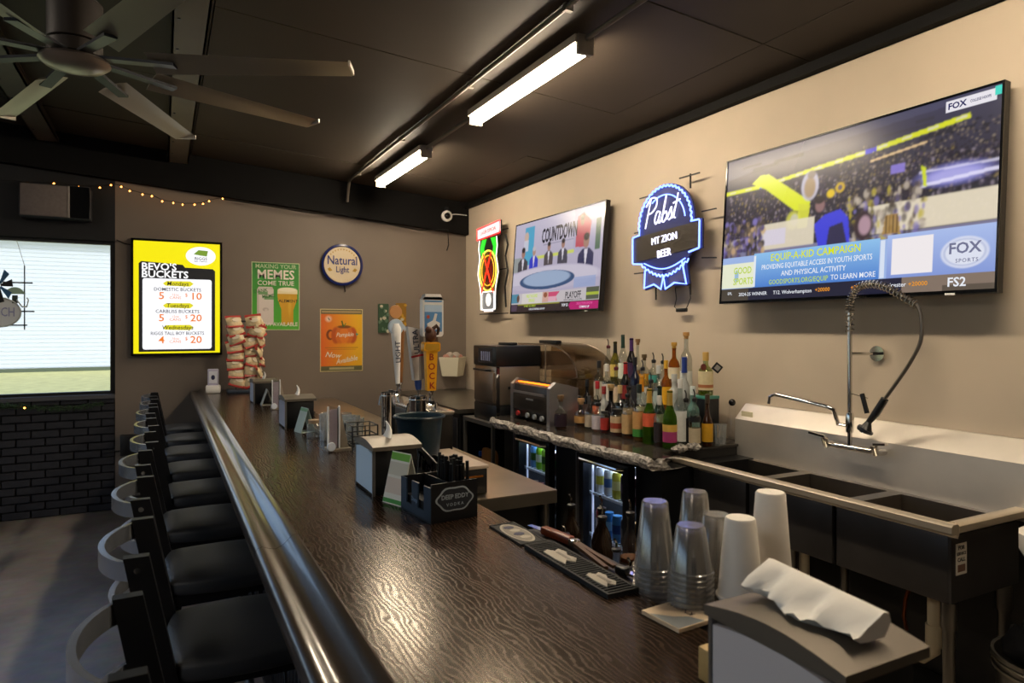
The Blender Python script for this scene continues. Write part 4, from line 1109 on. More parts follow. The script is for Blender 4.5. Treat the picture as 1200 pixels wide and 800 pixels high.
# ------------------------------------------------------------------ liquor bottles
GL = {'clear': glass('bottle_clear', '#e6eae8', 0.1), 'green': M('bottle_green', '#4f7a1c', .08, trans=.75, ior=1.2), 'dgreen': M('bottle_dark_green', '#16301c', .1, trans=.3),
      'brown': M('bottle_brown', '#3b1d0b', .1, trans=.4), 'dark': M('bottle_dark', '#0f0c0d', .1), 'frost': M('bottle_frosted', '#b9bdbb', .35, trans=.4), 'olive': M('bottle_olive', '#77702a', .1, trans=.6, ior=1.2),
      'navy': M('bottle_navy', '#12162e', .12), 'amber': M('bottle_amber', '#a45a14', .08, trans=.7, ior=1.25), 'teal': M('bottle_teal', '#7fa9a2', .1, trans=.6, ior=1.15)}
LQ = {'amber': amber, 'brown': M('liquid_brown', '#4a1f08', .1, trans=.5), 'clearish': M('liquid_pale', '#dfe0d4', .05, trans=.9, ior=1.1), 'red': M('liquid_red', '#6b1210', .1, trans=.5), 'gold': M('liquid_gold', '#c88a1c', .1, trans=.7, ior=1.2), 'green': M('liquid_green', '#8aa13a', .1, trans=.7, ior=1.2), None: None}
def bottle(X, Y, Z, h, r, kind, gl, liq, lab, cap, capc, desc, lab2=None):
    t = thing('liquor_bottle', desc, 'bottle', (X, Y, Z), R(random.uniform(-20, 20)), 'liquor bottles on the stone counter')
    P_ = {'std': [(.001, .001), (r * .94, .001), (r, .01), (r, h * .6), (r * .85, h * .67), (r * .42, h * .75), (r * .36, h * .8), (r * .36, h * .95), (r * .42, h * .955), (r * .42, h * .97)],
          'wine': [(.001, .001), (r * .95, .001), (r, .01), (r, h * .48), (r * .93, h * .56), (r * .6, h * .66), (r * .4, h * .74), (r * .36, h * .8), (r * .36, h * .96), (r * .42, h * .962), (r * .42, h * .985)],
          'squat': [(.001, .001), (r * .95, .001), (r, .012), (r * 1.02, h * .45), (r * .9, h * .58), (r * .4, h * .68), (r * .34, h * .74), (r * .34, h * .88), (r * .4, h * .89), (r * .4, h * .92)],
          'jar': [(.001, .001), (r * .95, .001), (r, .01), (r, h * .8), (r * .8, h * .88), (r * .8, h * .97)],
          'round': [(.001, .001), (r * .5, .001), (r * .85, h * .1), (r * 1.05, h * .28), (r * .9, h * .48), (r * .4, h * .62), (r * .32, h * .7), (r * .32, h * .93), (r * .38, h * .95)],
          'long': [(.001, .001), (r * .92, .001), (r * .95, .01), (r, h * .4), (r * .8, h * .55), (r * .42, h * .66), (r * .34, h * .78), (r * .32, h * .95), (r * .38, h * .97)]}[kind]
    b = MB().lathe(P_, 20).build('body', gl, t)
    rr = P_[-3][0]; top = P_[-1][1]
    br = max(p[0] for p in P_)
    if liq is not None: MB().lathe([(r * .9, .006), (r * .92, h * .4)], 16).build('liquid', liq, t)
    if lab:
        z0, z1, col = lab
        MB().lathe([(br * 1.012, h * z0), (br * 1.012, h * z1)], 20, cap=False).build('label', M('lab_' + col, col, .5, noise=.06, nscale=60), t)
    if lab2:
        z0, z1, col = lab2
        MB().lathe([(br * 1.024, h * z0), (br * 1.024, h * z1)], 20, cap=False).build('label_band', M('lab_' + col, col, .5), t)
    nr = max(.011, r * .4)
    if cap == 'pour':
        MB().lathe([(nr, top - .012), (nr * 1.15, top - .004), (nr * 1.15, top + .006), (nr * .6, top + .012)], 12).build('pourer_collar', M('cap_' + capc, capc, .4), t)
        MB().tube([(0, 0, top + .008), (0, 0, top + .035), (-.006, .004, top + .055)], .0038, 8).build('spout', M('cap_#1b1b1d', '#1b1b1d', .3), t)
    elif cap == 'foil':
        MB().lathe([(r * .45, h * .74), (r * .39, h * .82), (r * .4, h * .985), (r * .38, h), (.001, h)], 14).build('foil', M('cap_' + capc, capc, .3, .2), t)
    elif cap == 'cork':
        MB().lathe([(nr * .9, top - .005), (nr * .95, top + .012), (nr * 1.35, top + .013), (nr * 1.35, top + .035), (.001, top + .036)], 14).build('stopper', M('cap_' + capc, capc, .5), t)
    elif cap == 'lid':
        MB().lathe([(r * .84, h * .9), (r * .86, h * 1.0), (.001, h * 1.0)], 20).build('lid', M('cap_' + capc, capc, .4), t)
    else:
        MB().lathe([(nr * 1.05, top - .02), (nr * 1.1, top + .025), (nr, top + .03), (.001, top + .03)], 14).build('cap', M('cap_' + capc, capc, .35), t)
    return t
BOTTLES = [
    (2.25, 3.68, 0.95, 0.201, 0.04, 'squat', 'clear', 'brown', (0.12, 0.5, '#2a1a26'), 'cork', '#6b5236', 'squat clear bottle with dark purple label in front of the toaster oven', None),
    (2.42, 3.703, 0.95, 0.168, 0.044, 'squat', 'clear', 'amber', (0.2, 0.46, '#b58a55'), 'cork', '#a8835a', 'squat amber whiskey bottle wrapped in a kraft paper label', None),
    (2.42, 3.508, 0.95, 0.177, 0.04, 'std', 'clear', 'clearish', (0.1, 0.58, '#c3bcc4'), 'pour', '#1b1b1d', 'clear bottle with lavender white label beside the kraft one', None),
    (2.42, 3.311, 0.95, 0.163, 0.04, 'jar', 'clear', 'red', (0.16, 0.74, '#c9b08c'), 'lid', '#1a1a1c', 'wide jar with black lid and cream label in the front row', (0.3, 0.5, '#a3442e')),
    (2.53, 3.339, 0.95, 0.291, 0.036, 'std', 'clear', 'amber', (0.1, 0.55, '#c9aa84'), 'pour', '#141416', 'amber bottle with tan label and black pourer between jar and green band bottle', None),
    (2.42, 3.098, 0.95, 0.306, 0.037, 'std', 'clear', 'gold', (0.1, 0.56, '#c9985c'), 'cap', '#1d2420', 'clear bottle with tan label above a green band', (0.1, 0.24, '#3f8a3a')),
    (2.42, 3.006, 0.95, 0.31, 0.037, 'wine', 'green', None, (0.32, 0.56, '#d9603c'), 'foil', '#b98f3a', 'green bottle with gold foil neck and orange label', None),
    (2.42, 2.834, 0.95, 0.315, 0.038, 'wine', 'green', None, (0.12, 0.3, '#a2386e'), 'foil', '#a98a3c', 'green bottle with gold neck and magenta label', (0.3, 0.42, '#c9a24a')),
    (2.53, 3.051, 0.95, 0.317, 0.034, 'wine', 'dgreen', None, (0.2, 0.5, '#9aa07a'), 'foil', '#1e2b1e', 'dark green bottle between the orange and magenta labels', None),
    (2.563, 2.867, 0.95, 0.259, 0.032, 'std', 'clear', 'brown', (0.08, 0.6, '#17171a'), 'pour', '#1b1b1d', 'slim clear bottle with black sleeve beside the magenta label', None),
    (2.566, 2.803, 0.95, 0.269, 0.032, 'std', 'clear', None, (0.1, 0.4, '#b5a78c'), 'pour', '#1b1b1d', 'slim clear bottle with black collar and cream label', (0.52, 0.62, '#17171a')),
    (2.656, 2.801, 0.95, 0.263, 0.03, 'long', 'brown', None, (0.1, 0.48, '#c9971f'), 'cap', '#3a2a1a', 'brown bottle with yellow label nearest the sink', None),
    (2.53, 3.677, 0.95, 0.279, 0.034, 'std', 'clear', 'clearish', (0.1, 0.5, '#c96a4a'), 'cap', '#a3242a', 'clear bottle with red cap and coral label', None),
    (2.53, 3.525, 0.95, 0.269, 0.044, 'round', 'dark', None, None, 'cork', '#a88a5c', 'dark round textured bottle with cork behind the jar', None),
    (2.53, 3.968, 0.95, 0.172, 0.028, 'std', 'dark', None, (0.2, 0.5, '#6b5a48'), 'cap', '#191919', 'small dark bottle at the glass case end of the rows', None),
    (2.53, 3.892, 0.95, 0.179, 0.026, 'std', 'clear', 'brown', (0.1, 0.5, '#5c4a38'), 'pour', '#1b1b1d', 'small brown filled bottle behind the kraft one', None),
    (2.53, 3.798, 0.95, 0.282, 0.03, 'std', 'dark', None, (0.1, 0.5, '#453631'), 'cap', '#121214', 'dark bottle with black cap behind the kraft one', None),
    (2.53, 3.214, 0.95, 0.365, 0.033, 'std', 'clear', 'gold', (0.1, 0.5, '#c9c49a'), 'foil', '#d08a1c', 'bottle with orange foil neck in the second row', None),
    (2.53, 2.878, 0.95, 0.348, 0.036, 'std', 'clear', 'clearish', (0.08, 0.56, '#d5d8d6'), 'cap', '#c9c9c6', 'clear bottle with big white label in the second row', None),
    (2.68, 3.313, 1.08, 0.196, 0.033, 'std', 'clear', 'clearish', (0.1, 0.5, '#b9c4b4'), 'pour', '#1b1b1d', 'clear bottle with pale green label in the third row', None),
    (2.68, 3.573, 1.08, 0.297, 0.034, 'wine', 'dark', None, (0.2, 0.5, '#7b2020'), 'foil', '#a8262b', 'dark bottle with red foil neck', None),
    (2.68, 3.783, 1.08, 0.252, 0.034, 'std', 'clear', None, (0.1, 0.55, '#d6d2ca'), 'cap', '#c8c4bc', 'clear bottle with white label and pale cap in the third row', None),
    (2.68, 3.676, 1.08, 0.257, 0.034, 'std', 'clear', 'clearish', (0.1, 0.5, '#cdb9a0'), 'pour', '#5a1b2a', 'clear bottle with maroon pourer in the third row', None),
    (2.68, 3.474, 1.08, 0.312, 0.034, 'std', 'navy', None, (0.15, 0.5, '#26262e'), 'cap', '#15151c', 'navy bottle with black cap in the third row', None),
    (2.68, 3.241, 1.08, 0.27, 0.033, 'std', 'clear', 'clearish', (0.1, 0.5, '#a8b7b5'), 'cap', '#b9bcbc', 'clear bottle with silver cap in the third row', None),
    (2.68, 3.0997, 1.08, 0.223, 0.04, 'std', 'frost', None, (0.1, 0.4, '#c4c6c2'), 'cap', '#a8aaa8', 'frosted wide bottle with grey cap in the third row', None),
    (2.68, 3.0126, 1.08, 0.351, 0.04, 'round', 'frost', None, None, 'foil', '#263c86', 'frosted round bottle with blue neck', None),
    (2.66, 2.92, 0.95, 0.299, 0.038, 'std', 'teal', None, (0.1, 0.45, '#7ea59f'), 'cap', '#c4ccca', 'teal tinted bottle behind the slim pair', None),
    (2.68, 3.875, 1.08, 0.271, 0.036, 'std', 'clear', 'clearish', (0.1, 0.55, '#c9bfae'), 'cap', '#1a1a1c', 'clear bottle with black cap at the glass case end of the back row', None),
    (2.8, 3.932, 1.2, 0.274, 0.034, 'std', 'clear', 'clearish', (0.1, 0.5, '#b9a894'), 'pour', '#4a1420', 'tall clear bottle with maroon pourer in the back row', None),
    (2.8, 3.851, 1.2, 0.305, 0.034, 'wine', 'olive', None, (0.2, 0.48, '#c9b25c'), 'foil', '#26261e', 'olive yellow bottle with black neck in the back row', None),
    (2.8, 3.762, 1.2, 0.353, 0.034, 'wine', 'clear', 'clearish', (0.15, 0.45, '#cdd2c4'), 'foil', '#22382f', 'tall clear bottle with dark green neck in the back row', None),
    (2.8, 3.667, 1.2, 0.331, 0.034, 'wine', 'dark', None, (0.2, 0.5, '#3a2446'), 'foil', '#43245c', 'tall dark bottle with purple foil neck', None),
    (2.8, 3.531, 1.2, 0.197, 0.033, 'std', 'clear', 'gold', (0.12, 0.5, '#d2941c'), 'cork', '#5c4a30', 'bottle with amber yellow label and cork pourer', None),
    (2.8, 3.435, 1.2, 0.192, 0.033, 'std', 'clear', None, (0.25, 0.5, '#3c8f86'), 'pour', '#1b1b1d', 'clear bottle with teal label and black pourer in the back row', None),
    (2.8, 3.344, 1.2, 0.189, 0.033, 'std', 'clear', None, (0.1, 0.4, '#c8c4b4'), 'pour', '#1b1b1d', 'clear bottle with cream label and black pourer in the back row', None),
    (2.68, 3.1738, 1.08, 0.305, 0.03, 'std', 'amber', 'gold', (0.2, 0.55, '#d9a21c'), 'cap', '#c99a2a', 'small bottle with bright yellow label and cap', None),
    (2.8, 3.24, 1.2, 0.284, 0.034, 'std', 'amber', 'amber', (0.3, 0.55, '#d8cdb0'), 'cork', '#b88d3a', 'amber bottle with gold stopper in the back row', None),
    (2.8, 3.132, 1.2, 0.349, 0.036, 'std', 'clear', None, (0.1, 0.4, '#d0d4d0'), 'cork', '#b0834a', 'tallest clear bottle with tan cork in the back row', None),
    (2.42, 2.921, 0.95, 0.255, 0.031, 'std', 'clear', 'brown', (0.1, 0.5, '#2b2326'), 'cap', '#c2bfb8', 'slim brown filled bottle with silver cap between the magenta and orange labels', None),
    (2.42, 3.205, 0.95, 0.262, 0.035, 'std', 'clear', 'amber', (0.12, 0.55, '#c4a273'), 'pour', '#1b1b1d', 'amber front row bottle with tan label beside the jar', None),
    (2.4, 3.41, 0.95, 0.14, 0.026, 'jar', 'clear', 'red', (0.2, 0.7, '#a8322c'), 'lid', '#2a2a2c', 'small jar with red label between the jar and the lavender label', None),
    (2.42, 3.606, 0.95, 0.19, 0.03, 'std', 'clear', 'clearish', (0.1, 0.5, '#b7aa98'), 'cap', '#3a3a3c', 'short clear bottle with grey cap beside the kraft one', None),
    (2.53, 3.13, 0.95, 0.29, 0.033, 'std', 'clear', 'gold', (0.1, 0.5, '#ad8f4a'), 'pour', '#1b1b1d', 'gold filled bottle with ochre label in the second row', None),
    (2.53, 3.43, 0.95, 0.27, 0.035, 'std', 'clear', 'brown', (0.12, 0.55, '#3b332e'), 'cap', '#b59a6a', 'brown filled bottle with gold cap in the second row', None),
    (2.53, 3.602, 0.95, 0.25, 0.033, 'std', 'frost', None, (0.1, 0.5, '#d8d3cc'), 'cap', '#8d2b2b', 'frosted bottle with dark red cap in the second row', None),
    (2.68, 3.395, 1.08, 0.27, 0.034, 'std', 'clear', 'clearish', (0.15, 0.55, '#d9d6cf'), 'pour', '#1b1b1d', 'clear bottle with broad white label in the third row', None),
    (2.8, 3.6, 1.2, 0.3, 0.03, 'long', 'clear', 'amber', (0.1, 0.4, '#8d6a3a'), 'cork', '#7a5a38', 'slim amber bottle with brown cork in the back row', None)]
for (X_, Y_, Z_, h_, r_, kd, g_, lq, lab, cp, cc, ds, l2) in BOTTLES:
    bottle(X_, Y_, Z_, h_, r_, kd, GL[g_], LQ[lq], lab, cp, cc, ds, l2)
# gift box that carries the cream-labelled bottle
gb = thing('gift_box', 'black box with teal lid among the bottles nearest the sink', 'box', (2.77, 2.935, .95))
MB().rbox(-.055, .055, -.05, .05, 0, .245, .003).build('box', M('box_black', '#14161a', .4), gb)
MB().rbox(-.057, .057, -.052, .052, .245, .262, .003).build('lid', M('box_teal', '#3f8478', .4), gb)
bt = bottle(2.77, 2.935, 1.2125, .225, .042, 'std', glass('bottle_greenish', '#d5dcb0', .1), LQ['green'], (.14, .62, '#cfc19a'), 'cap', '#b08d4a', 'clear bottle with cream label, red seal and black diamond tag, on the black box', (.2, .28, '#a0603a'))
bt.rotation_euler = (0, 0, 0)
MB().lathe([(.001, -.003), (.019, -.003), (.019, .003), (.001, .003)], 16, (-.05, -.035, .165), 'y').build('red_seal', M('seal_red', '#5e2418', .5), bt)
for o_ in ():
    pass
q = MB().rbox(-.024, .024, -.003, .003, -.024, .024, .002, 1).build('diamond_tag', black_pl, bt); q.location = (.03, -.06, .16); q.rotation_euler = (0, R(40), R(-30))
q2 = MB().rbox(-.014, .014, -.0036, .0036, -.014, .014, .001, 1).build('tag_print', M('tag_pale', '#8f8c88', .5), bt); q2.location = (.03, -.061, .16); q2.rotation_euler = (0, R(40), R(-30))
# tilted pourer flap on the tall clear bottle, glasses and flask at the sink end
fl = thing('glass_flask', 'clear conical flask with a black ball stopper beside the sink splashback', 'flask', (2.88, 2.84, .95))
MB().lathe([(.001, .001), (.05, .001), (.05, .02), (.02, .15), (.016, .2), (.019, .21)], 20).build('body', clear, fl)
MB().sphere(.02, (0, 0, .225), 12, 8).build('stopper', black_gl, fl)
tg2 = tumbler(.11, .03, .036).build('drinking_glass', gl_m); tg2.location = (2.60, 2.735 + .0, .9505); tg2.location = (2.765, 2.815, .9505)
tag(tg2, 'single clear tumbler beside the bottles at the sink end', 'glass')

# ------------------------------------------------------------------ snack machine, glass case and toaster oven
rackm = M('rack_steel', '#8b8a88', .35, .9)
ws = thing('steel_rack', 'open steel rack in the corner carrying the tall steel machine', 'rack', (2.15, 4.48, 0))
for x in (.0, .6):
    for y in (.0, .52): MB().box(x, x + .025, y, y + .025, 0, .87).build('post', rackm, ws, False)
for z in (.3, .86): MB().box(.0, .625, .0, .545, z, z + .03).build('shelf', rackm, ws, False)
cb = tag(MB().prism(rrect(4.6, 4.86, .33, .66, .05), 2.24, 2.26, 'x').build('cutting_board', M('board_wood', '#8a5f30', .5, noise=.15, nscale=18), None, False), 'brown wooden board leaning in the open steel rack', 'board')
sb = thing('spray_bottle', 'blue spray bottle standing in the open steel rack', 'bottle', (2.3, 4.93, .33))
MB().lathe([(.001, 0), (.04, 0), (.042, .02), (.04, .16), (.016, .21), (.015, .24)], 16).build('body', M('blue_plastic', '#1f4fb0', .3), sb)
MB().box(-.05, .03, -.012, .012, .24, .28).build('trigger', M('blue_plastic'), sb, False)
mc = thing('snack_warmer', 'tall narrow steel machine with black display top in the corner', 'machine', (2.19, 4.5, .89))
MB().rbox(0, .38, 0, .4, .0, .13, .008).build('base', black_pl, mc)
MB().rbox(0.005, .38, .005, .395, .13, .42, .006).build('body', M('warmer_steel', '#9a8b7c', .3, .8), mc)
MB().rbox(-.005, .385, -.005, .405, .42, .575, .012).build('display_top', black_pl, mc)
dw = MB().rbox(-.012, .006, .03, .37, .15, .375, .004).build('door', M('warmer_door', '#7d6d5f', .35, .7), mc)
MB().tube([(-.012, .06, .39), (-.04, .09, .39), (-.04, .31, .39), (-.012, .34, .39)], .009, 8).build('handle', black_pl, mc)
MB().box(-.007, -.004, .05, .3, .445, .555).build('screen', M('warmer_screen', '#2a2c35', .15), mc, False)
for k in range(5): MB().box(-.009, -.006, .09 + k * .035, .108 + k * .035, .46, .53).build('figure', M('screen_marks', '#7f86a8', .3), mc, False)
MB().box(.003, .03, -.003, .008, .0, .42).build('steel_edge', chrome, mc, False)
MB().rbox(.1, .2, -.003, .0, .25, .27, .001).build('slot', black_pl, mc)
# lid standing open on top
tag(MB().rbox(-.03, .03, -.11, .11, 0, .02, .006).build('black_tray', black_pl), 'small black tray lying on the steel machine', 'tray')
bpy.data.objects['black_tray'].location = (2.4, 4.72, 1.466)
bk2 = thing('wall_basket', 'cream wire basket of bags on the wall in the corner', 'basket', (2.78, 6.78, 1.08), 0)
MB().lathe([(.001, 0), (.12, 0), (.155, .2), (.16, .205), (.16, .19), (.125, .008)], 4, cap=False).build('basket', M('basket_cream', '#cfc9b2', .55), bk2, False)
for k in range(5): MB().sphere(.05, (-.07 + .035 * k, 0, .2 + .02 * (k % 2)), 8, 6, (1, 1, .8)).build('crumpled_bag', M('bag_clear', '#a79d92', .4) if k % 2 else M('bag_pink', '#a8786a', .5), bk2)

gc = thing('glass_case', 'curved clear display case behind the toaster oven', 'display case', (2.58, 4.0, .95))
lw = .32
def arcpts():
    p = [(.89, .0), (.89, .525), (.45, .525)]
    for k in range(1, 9):
        a = PI / 2 * k / 8; p.append((.45 - .45 * math.sin(a), .30 + .225 * math.cos(a)))
    return p
ap = arcpts()
MB().prism(rect(0, .89, 0, .02), 0, lw, 'x').build('base', steel_d, gc, False)
gcl = glass('case_glass', '#e6e0d6', .07)
for x in (0, lw - .005): MB().prism([(0.0, .02)] + [(.89, .02)] + ap[1:], x, x + .005, 'x').build('side_glass', gcl, gc, False)
v = []; f = []
for (y, z) in ap[1:]: v += [(0.005, y, z), (lw - .005, y, z)]
for k in range(len(ap) - 2): f.append((2 * k, 2 * k + 1, 2 * k + 3, 2 * k + 2))
n = len(v); v += [(x, y * .985, z - .005) for x, y, z in v]; f += [tuple(q + n for q in p)[::-1] for p in f]
MB().add(v, f).build('curved_glass', gcl, gc, True, 30)
for x in (.002, lw - .002): MB().tube([(x, y, z) for y, z in ap[1:]] , .005, 6).build('trim', M('case_trim', '#6c6054', .3, .8), gc)
MB().box(0, .006, .44, .45, .02, .525).build('joint', M('case_joint', '#c9c6c0', .3, .7), gc, False)
for z in (.28,): MB().box(.01, lw - .01, .02, .88, z, z + .006).build('shelf', gcl, gc, False)
for k in range(7): MB().box(.02, .28, .46 + k * .055, .475 + k * .055, .33, .46).build('divider', M('case_divider', '#8a7a70', .5), gc, False)
MB().rbox(.1, .15, .45, .72, .526, .552, .006).build('handle', black_pl, gc)

to = thing('toaster_oven', 'steel toaster oven with dark front and row of knobs on the stone counter', 'oven', (2.24, 3.80, .95))
MB().rbox(.015, .21, .02, .54, .02, .25, .008).build('body', M('oven_body', '#2c2a2c', .35, .3), to)
for y in (0, .52): MB().prism([(.0, .0), (.22, .0), (.22, .25), (.05, .29), (.0, .25)], y, y + .04).build('side_panel', M('oven_steel', '#a8a8ac', .3, .9), to, False)
MB().box(.004, .016, .04, .52, .075, .185).build('door', M('oven_door', '#3a3532', .18), to, False)
MB().bar((-.012, .06, .2), (-.012, .5, .2), .014, .014).build('handle', M('oven_steel'), to, False)
MB().prism([(.02, .25), (.2, .25), (.2, .262), (.05, .27)], .04, .52).build('top_grille', M('oven_dark', '#1e1a18', .4), to, False)
MB().box(.03, .05, .08, .5, .262, .27).build('heating_element', M('hot_element', '#ff6a10', .5, emit='#ff7a18', es=2.2), to, False)
for k, y in enumerate((.44, .3, .2, .1)):
    MB().lathe([(.018, -.014), (.018, .0), (.014, .004)], 14, (.004, y, .045), 'x').build('knob', M('knob_red', '#a52a2a', .4) if k == 0 else M('knob_pale', '#b9c0c8', .3, .5), to)
MB().box(.0025, .0045, .23, .33, .15, .162).build('name_plate', M('plate_pale', '#b5b0a8', .4), to, False)
for y in (.05, .5): MB().cyl(.012, 0, .022, 10, (.1, y, 0)).build('foot', rubber, to)

# corner cabinet beyond the rack
cc_ = thing('corner_cabinet', 'dark cabinet with steel top in the far corner behind the taps', 'cabinet', (2.3, 5.9, 0))
MB().box(-.15, .64, -.8, .94, 0, .9).build('body', M('cabinet_black'), cc_, False)
MB().box(-.17, .65, -.82, .945, .9, .935).build('top', steel_d, cc_, False)
for k in range(3): MB().rbox(-.168, -.15, -.78 + k * .58, -.24 + k * .58, .12, .86, .004).build('door', M('cabinet_door', '#1a1a1d', .35), cc_)
for k in range(3): MB().bar((-.18, -.7 + k * .58, .8), (-.18, -.32 + k * .58, .8), .012, .012).build('handle', chrome, cc_, False)

# ------------------------------------------------------------------ three-compartment sink
sk = thing('bar_sink', 'stainless steel sink with three bowls and tall splashback', 'sink', (2.41, 1.375, 0))
sx1 = .45; slen = 1.42; ZR = .925; ZD = .885; zb_ = .64
bowls = [(.035, .435), (.495, .895), (.955, 1.375)]
skm = M('sink_steel', '#a8a198', .3, 1.0, noise=.12, nscale=4)
skd = M('sink_front', '#4a4746', .4, .55, noise=.15, nscale=5)
xr0, xr1 = .055, .41
def deck(y0, y1): return MB().box(xr0, xr1, y0, y1, ZD - .01, ZD).build('deck_strip', skm, sk, False)
deck(.012, bowls[0][0]); deck(bowls[0][1], bowls[1][0]); deck(bowls[1][1], bowls[2][0]); deck(bowls[2][1], slen - .005)
MB().box(.02, xr0, .012, slen, ZD - .01, ZD).build('front_deck', skm, sk, False)
MB().box(xr1, sx1 + .01, .012, slen, ZD - .01, ZD).build('rear_deck', skm, sk, False)
rim_m = M('sink_rim', '#d8cab4', .36, .75)
rim_p = [(.022, ZD), (.022, ZR - .006), (.014, ZR), (-.012, ZR), (-.022, ZR - .008), (-.022, ZR - .03), (-.014, ZR - .036), (.008, ZR - .036), (.014, ZD - .01)]
MB().prism(rim_p, -.02, slen).build('front_rim', rim_m, sk, True, 40)
MB().prism(rim_p, .022, sx1, 'x').build('end_rim', rim_m, sk, True, 40)
for (b0, b1) in bowls:
    mb = MB()
    mb.box(xr0 - .01, xr0, b0 - .01, b1 + .01, zb_, ZD - .01).box(xr1, xr1 + .01, b0 - .01, b1 + .01, zb_, ZD - .01).box(xr0, xr1, b0 - .01, b0, zb_, ZD - .01).box(xr0, xr1, b1, b1 + .01, zb_, ZD - .01).box(xr0, xr1, b0, b1, zb_, zb_ + .012)
    mb.build('bowl', skm, sk, False)
    MB().rbox(.018, .045, b0 - .02, b1 + .02, zb_ - .005, ZD - .012, .004).build('bowl_front', skd, sk)
    MB().cyl(.03, zb_ - .04, zb_ - .001, 14, ((xr0 + xr1) / 2, (b0 + b1) / 2, 0)).build('drain', steel_d, sk)
MB().box(.02, sx1, .005, .024, zb_, ZD - .011).build('end_panel', skd, sk, False)
MB().prism([(sx1 - .004, ZD - .01), (sx1 + .012, ZD - .01), (sx1 + .008, 1.085), (sx1 + .085, 1.155), (sx1 + .105, 1.155), (sx1 + .105, 1.17), (sx1 + .078, 1.17), (sx1 - .004, 1.09)], -.02, slen).build('splashback', M('splash_steel', '#dcd5cc', .44, .82, noise=.05, nscale=6), sk, False)
for (x, y) in ((.05, .03), (.05, .7), (.05, 1.38), (.40, .03), (.40, .7), (.40, 1.38)):
    MB().cyl(.02, 0, zb_ + .02, 12, (x, y, 0)).build('leg', steel_d, sk)
    MB().cyl(.026, zb_ - .1, zb_ - .005, 12, (x, y, 0)).build('leg_socket', steel_d, sk)
pvc = M('pvc_pipe', '#d2c3a4', .45)
MB().tube([(.13, .13, zb_ - .04), (.13, .13, .4), (.13, .17, .36), (.13, .26, .36), (.13, 1.2, .34)], .022, 12).build('waste_pipe', pvc, sk)
MB().cyl(.028, .42, .5, 12, (.13, .13, 0)).build('pipe_collar', pvc, sk)
MB().tube([(.13, .7, zb_ - .04), (.13, .7, .36)], .022, 12).build('waste_pipe', pvc, sk)
MB().tube([(.13, 1.15, zb_ - .04), (.13, 1.15, .36)], .022, 12).build('waste_pipe', pvc, sk)
MB().tube([(.28, .3, .6), (.26, .32, .5), (.28, .34, .42), (.33, .36, .35)], .008, 8).build('copper_hose', M('copper', '#8a4a2a', .35, .8), sk)
stk = MB().box(.045, .11, .0035, .0048, .735, .845).build('sticker', M('sticker_white', '#d9d2c6', .6), sk, False)
for i, (s_, sz) in enumerate((('FOR', .02), ('SERVICE', .0155), ('CALL', .02))): lettering(stk, s_, .0775, .829 - i * .021, sz, M('sticker_ink', '#2f2a28', .6), .0032, .03)
MB().box(.055, .1, .003, .0036, .745, .77).build('ink_block', M('sticker_ink2', '#7a5a4a', .6), stk, False)
MB().prism([(1.31, 1.105), (1.39, 1.105), (1.39, 1.135), (1.31, 1.135)], sx1 + .014, sx1 + .017, 'x').build('splash_label', M('label_cream', '#cfc6a4', .5), sk, False)

# pre-rinse faucet
fc = thing('spray_faucet', 'chrome pre-rinse faucet with spring hose and black spray head', 'faucet', (2.80, 2.04, 1.05))
MB().tube([(0, -.14, .0), (0, .12, .0)], .014, 12).build('body', chrome, fc)
for y in (-.14, .11):
    MB().tube([(.04, y, 0), (-.02, y, 0), (-.03, y, .03)], .016, 10).build('valve', chrome, fc)
    MB().bar((-.03, y, .038), (-.05, y + (.07 if y > 0 else -.07), .05), .016, .01).build('lever', chrome, fc, False)
MB().tube([(0, 0, 0), (0, 0, .62)], .0105, 10).build('riser', chrome, fc)
MB().lathe([(.016, 0), (.018, .02), (.018, .07), (.014, .09)], 14, (0, 0, .07)).build('swivel', chrome, fc)
MB().tube([(0, .015, .1), (0, .06, .1), (-.02, .07, .17), (-.03, .1, .18), (-.06, .37, .215), (-.065, .4, .2), (-.066, .405, .165)], .0105, 10).build('swing_spout', chrome, fc)
MB().tube([(0, 0, .43), (.1, -.02, .43), (.158, -.03, .43)], .007, 8).build('wall_bracket', chrome, fc)
MB().lathe([(.036, -.008), (.034, .004), (.012, .012)], 18, (.156, -.03, .43), 'x').build('wall_flange', chrome, fc)
hose = []
key = [(0, 0, .62), (0, -.005, .68), (0, -.04, .73), (0, -.1, .745), (0, -.17, .73), (0, -.24, .69), (0, -.31, .645), (0, -.33, .58), (0, -.325, .49), (0, -.28, .40), (0, -.22, .31), (0, -.17, .24)]
def catmull(P_, k=8):
    P_ = [Vector(p) for p in P_]; o = []
    for i in range(len(P_) - 1):
        a = P_[max(i - 1, 0)]; b = P_[i]; c = P_[i + 1]; d = P_[min(i + 2, len(P_) - 1)]
        for j in range(k):
            t = j / k; o.append(.5 * ((2 * b) + (-a + c) * t + (2 * a - 5 * b + 4 * c - d) * t * t + (-a + 3 * b - 3 * c + d) * t ** 3))
    return o + [P_[-1]]
path = catmull(key, 8)
MB().tube(path, .008, 8).build('hose', M('hose_dark', '#6a6560', .35, .8), fc)
